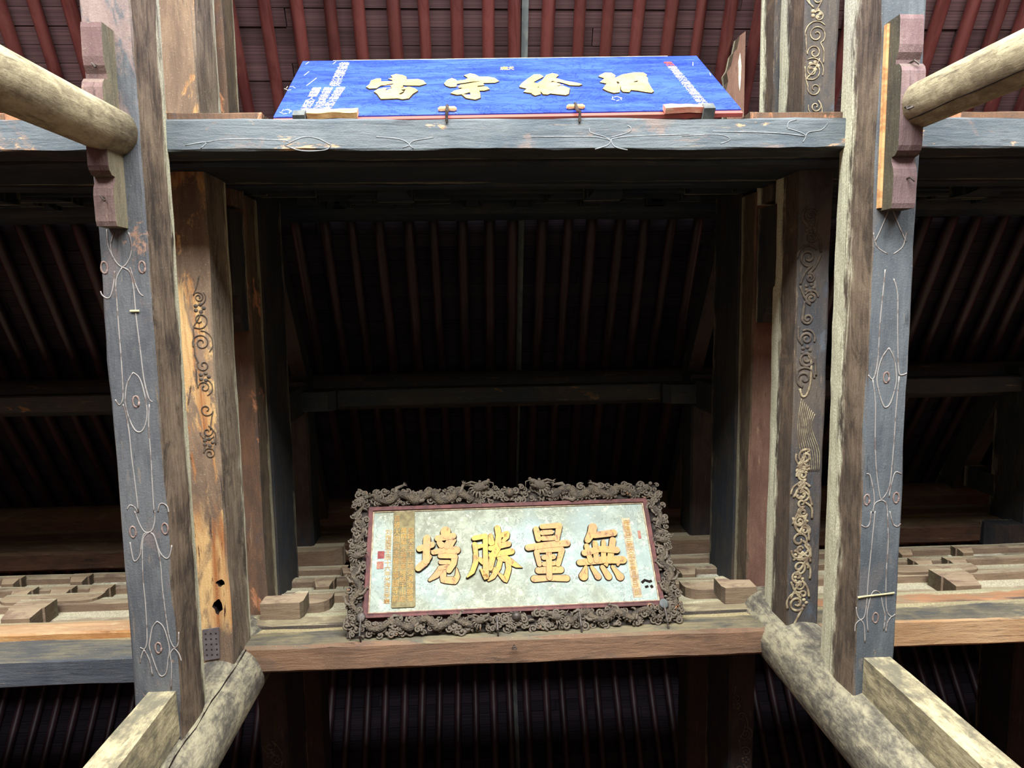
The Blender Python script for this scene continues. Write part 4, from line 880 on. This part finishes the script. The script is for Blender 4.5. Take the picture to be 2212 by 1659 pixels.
# iron hooks with wooden pegs on the tie beam, wedges under the board
def world_pt(B, o, x, y, z): return Vector((B[0][0] * x + B[0][1] * y + B[0][2] * z + o[0], B[1][0] * x + B[1][1] * y + B[1][2] * z + o[1], B[2][0] * x + B[2][1] * y + B[2][2] * z + o[2] + CAMZ))
BO = (.33275, -1.62, 6.31638); LO = (.37682, 3.5, 7.26486)
for hx, lab in ((-.545, 'left iron hook with a wooden peg at the blue plaque foot'), (.566, 'right iron hook with a wooden peg at the blue plaque foot')):
    p = world_pt(BB, BO, hx, 0, 0)
    hk = empty('peg_hook', p, lab, 'hook'); inv = Matrix.Translation(-p)
    a = Vector((p.x, -1.50, 6.14 + CAMZ - .01)); b = world_pt(BB, BO, hx, -.06, .03); c = world_pt(BB, BO, hx, .10, .035)
    m = MB().tube([a, a + Vector((0, -.08, -.02)), b, c], [.012, .012, .014, .016], 6); o = m.obj('iron_rod', M_iron, hk); o.matrix_parent_inverse = inv
    q = [world_pt(BB, BO, hx + t, .07 - abs(t) * .12, .018) for t in (-.08, -.06, 0, .06, .08)]
    m = MB().tube(q, [.012, .026, .022, .026, .012], 8); o = m.obj('wooden_peg', M_bare, hk); o.matrix_parent_inverse = inv
for x0, x1, mat, lab in ((-1.72, -1.30, M_bare, 'split bare wood wedge under the left end of the blue plaque'), (1.32, 1.68, M_pinkw, 'pink-stained wood wedge under the right end of the blue plaque')):
    n = 14; rs = []
    for k in range(n + 1):
        x = x0 + (x1 - x0) * k / n; d1 = wob(x * 9, 1, 2, .03); t = k / n
        up_ = (.05 if x0 < 0 else .02) + d1; dn = -.06 + wob(x * 7, 4, 2, .02) - (.02 if x0 > 0 else 0) * (1 - t)
        rs.append([world_pt(BB, BO, x, a_, z_) for a_, z_ in ((dn, .0), (dn, .05), (up_, .045), (up_, .002))])
    root = tag(MB().rings(rs).obj('wood_wedge', mat), lab, 'wedge')
    ex = x0 - .06 if x0 < 0 else x1 + .02
    rs = [[world_pt(BB, BO, x, a_, z_) for a_, z_ in ((-.10, -.06), (-.10, .05), (-.02 + .01 * k, .06), (-.01, -.06))] for k, x in enumerate((ex - .05, ex + .05))]
    attach(MB().rings(rs).obj('bracket_peg', M_grey, root), root)

# ---- dragon-framed plaque
drg = empty('dragon_plaque', (0, 0, 0), 'silver plaque with four large gold characters in a carved dragon frame', 'plaque', mat=frame_matrix(LB, LO))
w2, hh = 1.846, 1.677; ix, iy0, iy1 = 1.60, .245, 1.428
MB().box(-w2 + .06, w2 - .06, .04, hh - .04, -.09, -.05).obj('backing_board', M_frame, drg)
MB().box(-ix + .01, ix - .01, iy0, iy1, -.05, 0).obj('silver_panel', M_silver, drg)
def rail_rect(x0, x1, y0, y1, t, z0, z1, name, mat):
    for a in ((x0, x1, y0, y0 + t), (x0, x1, y1 - t, y1), (x0, x0 + t, y0 + t, y1 - t), (x1 - t, x1, y0 + t, y1 - t)):
        MB().box(*a, z0, z1).obj(name, mat, drg)
rail_rect(-ix - .045, ix + .045, iy0 - .045, iy1 + .045, .042, -.05, .03, 'moulding', M_frame)
rail_rect(-ix, ix, iy0, iy1, .016, .0, .014, 'fillet', M_cream)
rail_rect(-ix - .012, ix + .012, iy0 - .012, iy1 + .012, .014, .0, .036, 'inner_fillet', M_frame)
def brush(strokes, z0, z1):
    """union-looking pile of brush strokes: each stroke a rounded strip with its own width"""
    m = MB(); m.side = set()
    for st in strokes:
        P = []
        for i in range(len(st) - 1):
            for k in range(6):
                t = k / 6; a = st[i]; b = st[i + 1]; P.append([a[j] + (b[j] - a[j]) * t for j in range(4)])
        P.append(st[-1])
        dirs = []
        for i in range(len(P)):
            a = P[max(i - 2, 0)]; b = P[min(i + 2, len(P) - 1)]; v = Vector((b[0] - a[0], b[1] - a[1])); dirs.append(v.normalized())
        left = []; right = []
        for p, dv in zip(P, dirs):
            nx, ny = -dv.y, dv.x; left.append((p[0] + nx * p[2] / 2, p[1] + ny * p[3] / 2)); right.append((p[0] - nx * p[2] / 2, p[1] - ny * p[3] / 2))
        def cap(p, dv, sgn):
            a0 = math.atan2(dv.y, dv.x) + (math.pi / 2 if sgn < 0 else -math.pi / 2)
            return [(p[0] + math.cos(a0 + math.pi * k / 7) * p[2] / 2 * .98, p[1] + math.sin(a0 + math.pi * k / 7) * p[3] / 2 * .98) for k in range(1, 7)]
        poly = right + cap(P[-1], dirs[-1], 1) + list(reversed(left)) + cap(P[0], dirs[0], -1)
        i0 = len(m.v); n = len(poly); L_ = len(P)
        for x, y in poly: m.v.append(Vector((x, y, z1)))
        for (x, y), (xa, ya), (xb, yb) in zip(poly, poly[-1:] + poly[:-1], poly[1:] + poly[:1]):
            v = Vector((yb - ya, xa - xb)); v = v.normalized() * .009 if v.length > 1e-9 else v
            m.v.append(Vector((x + v.x, y + v.y, z0)))
        # strip faces between left and right, plus fans for the caps
        def R(k): return i0 + k
        def Lf(k): return i0 + L_ + 6 + (L_ - 1 - k)
        for k in range(L_ - 1): m.f.append((R(k), R(k + 1), Lf(k + 1), Lf(k)))
        m.f.append(tuple([R(L_ - 1)] + [i0 + L_ + q for q in range(6)] + [Lf(L_ - 1)]))
        m.f.append(tuple([Lf(0)] + [i0 + 2 * L_ + 6 + q for q in range(6)] + [R(0)]))
        for k in range(n): m.f.append((i0 + k, i0 + n + k, i0 + n + (k + 1) % n, i0 + (k + 1) % n)); m.side.add(len(m.f) - 1)
        z1 -= .0022
    return m
for nm, mat in (('jing', M_gold), ('sheng', M_goldB), ('liang', M_gold), ('wu', M_gold)):
    br = brush(D['GOLD'][nm], .002, .044); o = br.obj('large_character', mat, drg, recalc=False); o.data.materials.append(M_edge)
    for p in o.data.polygons: p.material_index = 1 if p.index in br.side else 0
MB().prism([(-1.355, .315), (-1.345, .30), (-1.11, .30), (-1.095, .315), (-1.118, 1.405), (-1.358, 1.41)], .0, .016).obj('inscription_board', M_panel, drg)
vtext(drg, '亘修大同府志龍至寧國寺前', (-1.318, 1.36), (-1.312, .36), .072, M_inkgold, .016, 'inscription_column')
vtext(drg, '萬精華水福德善經絡千山曲', (-1.238, 1.21), (-1.236, .36), .072, M_inkgold, .016, 'inscription_column')
vtext(drg, '皇圖大天下吉地河清海晏福', (-1.158, 1.21), (-1.156, .36), .072, M_inkgold, .016, 'inscription_column')
vtext(drg, '刘楷國國壬辰十六年米海日李叢', (-1.412, 1.20), (-1.405, .35), .072, M_inkgold, .001, 'inscription_column')
vtext(drg, '雍隆酉三歲文年司衆月吉朔旦', (1.362, 1.215), (1.357, .33), .068, M_inkgold, .004, 'inscription_column')
MB().box(1.31, 1.41, .30, 1.24, .0, .003).obj('inscription_strip', M_cream, drg)
MB().box(-1.525, -1.45, .86, .945, .0, .004).obj('seal', M_seal, drg)
MB().box(-1.53, -1.455, .74, .825, .0, .004).obj('seal', M_seal2, drg)
MB().box(1.478, 1.512, .98, 1.075, .0, .004).obj('seal', M_seal2, drg)
m = MB(); m.tube([(1.43, .46, 0), (1.47, .49, 0), (1.52, .47, 0), (1.55, .48, 0)], .016, 6, flat=.2); m.tube([(1.46, .41, 0), (1.50, .42, 0)], .014, 6, flat=.2); m.tube([(1.53, .43, 0), (1.545, .40, 0)], .016, 6, flat=.2); m.obj('dark_stain', M_hole, drg)

# carved frame: scroll clouds and dragons, modelled in relief
rc = random.Random(11)
def curl(m, cx, cy, r, z, s=1, a0=0.0, turns=1.35):
    n = 15; pts = []
    for k in range(n + 1):
        t = k / n; q = r * (1 - .85 * t); a = a0 + s * turns * 2 * math.pi * t; pts.append((cx + q * math.cos(a), cy + q * math.sin(a), z + .02 * t))
    m.tube(pts, [r * .30 * (1 - .35 * k / n) for k in range(n + 1)], 6)
    m.ball((cx, cy, z + .015), r * .28, n=7, m=4)
def rail_fill(m, x0, x1, y0, y1, dens):
    area_ = (x1 - x0) * (y1 - y0); n = int(area_ * dens)
    for k in range(n):
        x = rc.uniform(x0, x1); y = rc.uniform(y0, y1); r = rc.uniform(.026, .050)
        if k % 4 == 3:
            a = rc.uniform(0, 6.3); l = rc.uniform(.05, .11)
            m.tube([(x + l * t * math.cos(a + .6 * math.sin(3 * t)), y + l * t * .7 * math.sin(a + .8 * t), -.02 + .035 * math.sin(math.pi * (t + .5))) for t in (-.5, -.25, 0, .25, .5)], [.004, .012, .015, .011, .003], 6)
        elif k % 7 == 2: m.ball((x, y, .0), rc.uniform(.018, .028), n=9, m=6)
        else: curl(m, x, y, r, rc.uniform(-.025, .03), rc.choice((-1, 1)), rc.uniform(0, 6.3))
rails = {'t': (-w2 + .02, w2 - .02, iy1 + .065, hh + .005), 'b': (-w2 + .02, w2 - .02, .005, iy0 - .06), 'l': (-w2 + .01, -ix - .06, .1, hh - .1), 'r': (ix + .06, w2 - .01, .1, hh - .1)}
for k_, (x0, x1, y0, y1) in rails.items():
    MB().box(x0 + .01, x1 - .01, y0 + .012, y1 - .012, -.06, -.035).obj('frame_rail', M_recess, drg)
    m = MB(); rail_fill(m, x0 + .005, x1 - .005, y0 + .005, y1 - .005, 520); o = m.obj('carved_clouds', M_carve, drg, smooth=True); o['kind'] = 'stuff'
def dragon(pts, head, hd, sc=1.0):
    """pts: centreline of the body in plaque coordinates, from tail to neck; head at the end looking along hd"""
    P = [Vector(p) for p in pts]; Q = []
    for i in range(len(P) - 1):
        p0, p1, p2, p3 = P[max(i - 1, 0)], P[i], P[i + 1], P[min(i + 2, len(P) - 1)]
        for k in range(6):
            t = k / 6; Q.append(.5 * ((2 * p1) + (p2 - p0) * t + (2 * p0 - 5 * p1 + 4 * p2 - p3) * t * t + (3 * p1 - p0 - 3 * p2 + p3) * t ** 3))
    Q.append(P[-1]); n = len(Q)
    rad = [(.008 + .026 * math.sin(min(1, (k / n) * 1.5 + .05) * math.pi / 2)) * (1 - .25 * max(0, (k / n - .8) / .2)) * sc for k in range(n)]
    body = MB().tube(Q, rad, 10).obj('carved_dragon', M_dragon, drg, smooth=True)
    # back fins
    m = MB()
    for k in range(4, n - 2, 2):
        t = (Q[k + 1] - Q[k - 1]).normalized(); nn = Vector((-t.y, t.x, 0)); p = Q[k] + nn * rad[k] * .9 + Vector((0, 0, .01))
        m.tube([p - t * .012, p + nn * .016 * sc + t * .004, ], [.010 * sc, .002], 4)
    o = m.obj('fin', M_carve, body); o['kind'] = 'stuff'
    # legs with claws
    for fr, sd in ((.32, 1), (.5, -1), (.72, 1), (.84, -1)):
        k = int(fr * n); t = (Q[k + 1] - Q[k - 1]).normalized(); nn = Vector((-t.y, t.x, 0)) * sd
        a = Q[k]; b = a + nn * .045 * sc + t * .035 + Vector((0, 0, .022)); c = b + t * .06 * sc - nn * .01
        m = MB().tube([a, a + nn * .02, b, c], [.02 * sc, .021 * sc, .016 * sc, .010 * sc], 7)
        for q in (-.9, -.3, .3, .9):
            dv = (t + nn * q).normalized(); m.tube([c, c + dv * .018 * sc + Vector((0, 0, .008)), c + dv * .034 * sc], [.006, .005, .001], 5)
        m.obj('leg', M_carve, body, smooth=True)
    hd = Vector(hd).normalized(); up = Vector((-hd.y, hd.x, 0)) if hd.x >= 0 else Vector((hd.y, -hd.x, 0)); h = Vector(head); z = Vector((0, 0, 1)); s = sc
    Rm = Matrix((hd, up, z)).transposed().to_4x4()
    m = MB()
    m.ball(h, .052 * s, .040 * s, .045 * s, 12, 8, Rm); m.ball(h + hd * .052 * s + up * .010 * s, .045 * s, .022 * s, .03 * s, 10, 6, Rm)     # skull, upper jaw
    m.ball(h + hd * .040 * s - up * .026 * s, .038 * s, .011 * s, .024 * s, 9, 5, Rm)                                                   # lower jaw
    m.ball(h + hd * .092 * s + up * .020 * s, .016 * s, .015 * s, .022 * s, 8, 5, Rm)                                                    # nose
    for e in (-1, 1): m.ball(h + hd * .02 * s + up * .028 * s + z * .026 * s * e + z * .01, .013 * s, n=8, m=5)
    for e in (-1, 1):
        m.tube([h + up * .03 * s + z * .018 * e, h - hd * .04 * s + up * .062 * s + z * .03 * e, h - hd * .10 * s + up * .066 * s + z * .03 * e], [.010 * s, .009 * s, .005 * s], 6)   # horns
        m.tube([h - hd * .085 * s + up * .066 * s + z * .03 * e, h - hd * .10 * s + up * .09 * s + z * .03 * e], [.006 * s, .003], 5)
    for k in range(7):
        a = -1.2 + k * .38; dv = (-hd * math.cos(a) + up * math.sin(a)); p = h + dv * .038 * s
        m.tube([p, p + dv * .03 * s + z * .01, p + dv * .055 * s - up * .012 * s], [.011 * s, .008 * s, .002], 5)                      # mane
    for k in range(4): p = h + hd * (.02 + .02 * k) * s - up * .014 * s + z * .015; m.tube([p, p - up * .014 * s], [.004 * s, .001], 4)      # teeth
    m.tube([h + hd * .09 * s + up * .01 * s, h + hd * .115 * s - up * .02 * s + z * .02, h + hd * .10 * s - up * .06 * s], [.006 * s, .005 * s, .002], 5)   # whisker
    m.obj('head', M_carve, body, smooth=True)
yt = (iy1 + hh) / 2 + .03; yb = iy0 / 2 - .02
def wave(x0, x1, y, amp, n, ph=0.0, z=.035):
    return [(x0 + (x1 - x0) * k / n + .03 * math.sin(k * 2.2), y + amp * math.sin(ph + k * 1.55), z + .012 * math.cos(k * 1.9)) for k in range(n + 1)]
dragon(wave(-1.70, -.46, yt - .01, .052, 15), (-.36, yt + .08, .07), (1, .45, 0), 1.5)
dragon(wave(1.70, .48, yt - .01, .052, 15, 1.0), (.37, yt + .085, .07), (-1, .45, 0), 1.5)
dragon(wave(-1.72, -.50, yb + .01, .05, 15, .5), (-.40, yb + .01, .07), (1, .35, 0), 1.1)
dragon(wave(1.72, .52, yb + .01, .05, 15, 1.6), (.42, yb + .01, .07), (-1, .35, 0), 1.1)
def vwave(x, y0, y1, amp, n, ph=0.0): return [(x + amp * math.sin(ph + k * 1.5), y0 + (y1 - y0) * k / n, .03) for k in range(n + 1)]
dragon(vwave(-w2 + .11, .15, .78, .045, 9), (-w2 + .10, .88, .07), (1, .3, 0), 1.05)
dragon(vwave(-w2 + .11, 1.58, 1.05, .045, 6, 1), (-w2 + .10, .98, .04), (-1, -.2, 0), .8)
dragon(vwave(w2 - .11, .15, .82, .045, 9), (w2 - .10, .93, .07), (-1, .3, 0), 1.05)
dragon(vwave(w2 - .11, 1.58, 1.1, .045, 6, 1), (w2 - .10, 1.03, .04), (1, -.2, 0), .8)
for x, y, r in ((0, yt + .01, .052), (-.01, yb + .04, .052)):
    MB().ball((x, y, .05), r, n=20, m=12).obj('pearl', M_iron if y < 1 else M_carve, drg, smooth=True)
    m = MB()
    for k in range(9): a = k * .7; m.tube([(x + .06 * math.cos(a), y + .055 * math.sin(a), .01), (x + .085 * math.cos(a + .2), y + .075 * math.sin(a + .2), .02), (x + .10 * math.cos(a + .5), y + .085 * math.sin(a + .5), .0)], [.012, .010, .002], 6)
    m.obj('flame', M_carve, drg, smooth=True)
# iron spikes holding the frame on the tie beam
for k, (x, disc, lab) in enumerate(((-1.665, 1, 'iron spike with a round head at the lower left corner of the dragon frame'), (1.62, 1, 'iron spike with a pale round head at the lower right corner of the dragon frame'), (.676, 0, 'plain iron spike in the bottom dragon rail, right of the middle'), (-.22, 0, 'small plain iron spike in the bottom dragon rail, left of the black ball'))):
    top = world_pt(LB, LO, x, .20 if disc else .15, .075); bot = Vector((top.x + .01, 3.56, 7.20 + CAMZ)); mid = world_pt(LB, LO, x, .0, .09)
    root = tag(MB().tube([top, mid, bot], [.011, .012, .010], 6).obj('iron_spike', M_iron), lab, 'spike')
    if disc:
        R4 = Matrix(LB).to_4x4(); m = MB().ball(top, .05, .055, .010, 16, 6, R4); attach(m.obj('round_head', M_iron if k == 0 else M_grey, root, smooth=True), root)
flush_text()

# things of one kind share a group
GROUPS = {'transverse_beam': 'heavy beams running away along the frames', 'tall_roof_beam': 'tall beams carrying the roof', 'spacer_beam': 'spacer beams third up on the frames',
          'eave_bracket_beam': 'dusty beams north of the top tie beam', 'ridge_frame_beam': 'topmost frame beams', 'round_column': 'round columns', 'round_prop': 'round log props', 'square_post': 'square timber posts',
          'carved_corbel': 'carved corbels under the lower beams', 'stepped_bracket': 'stepped brackets under the spacer beams', 'tie_beam': 'tie beams across the bays', 'backing_rail': 'thin rails behind the top tie beam',
          'bracket_frieze': 'bracket friezes along the wall lines', 'bracket_end': 'upturned bracket ends beside the columns', 'purlin_tie': 'tie logs under the purlins', 'purlin': 'purlins under the rafters',
          'short_post': 'short posts under the purlins', 'purlin_corbel': 'corbels under the purlins', 'diagonal_strut': 'slanting roof struts', 'peg_hook': 'hooks of the blue plaque', 'wood_wedge': 'wedges under the blue plaque', 'iron_spike': 'iron spikes of the dragon plaque'}
for o in bpy.data.objects:
    k = o.name.split('.')[0]
    if o.parent is None and k in GROUPS: o['group'] = GROUPS[k]
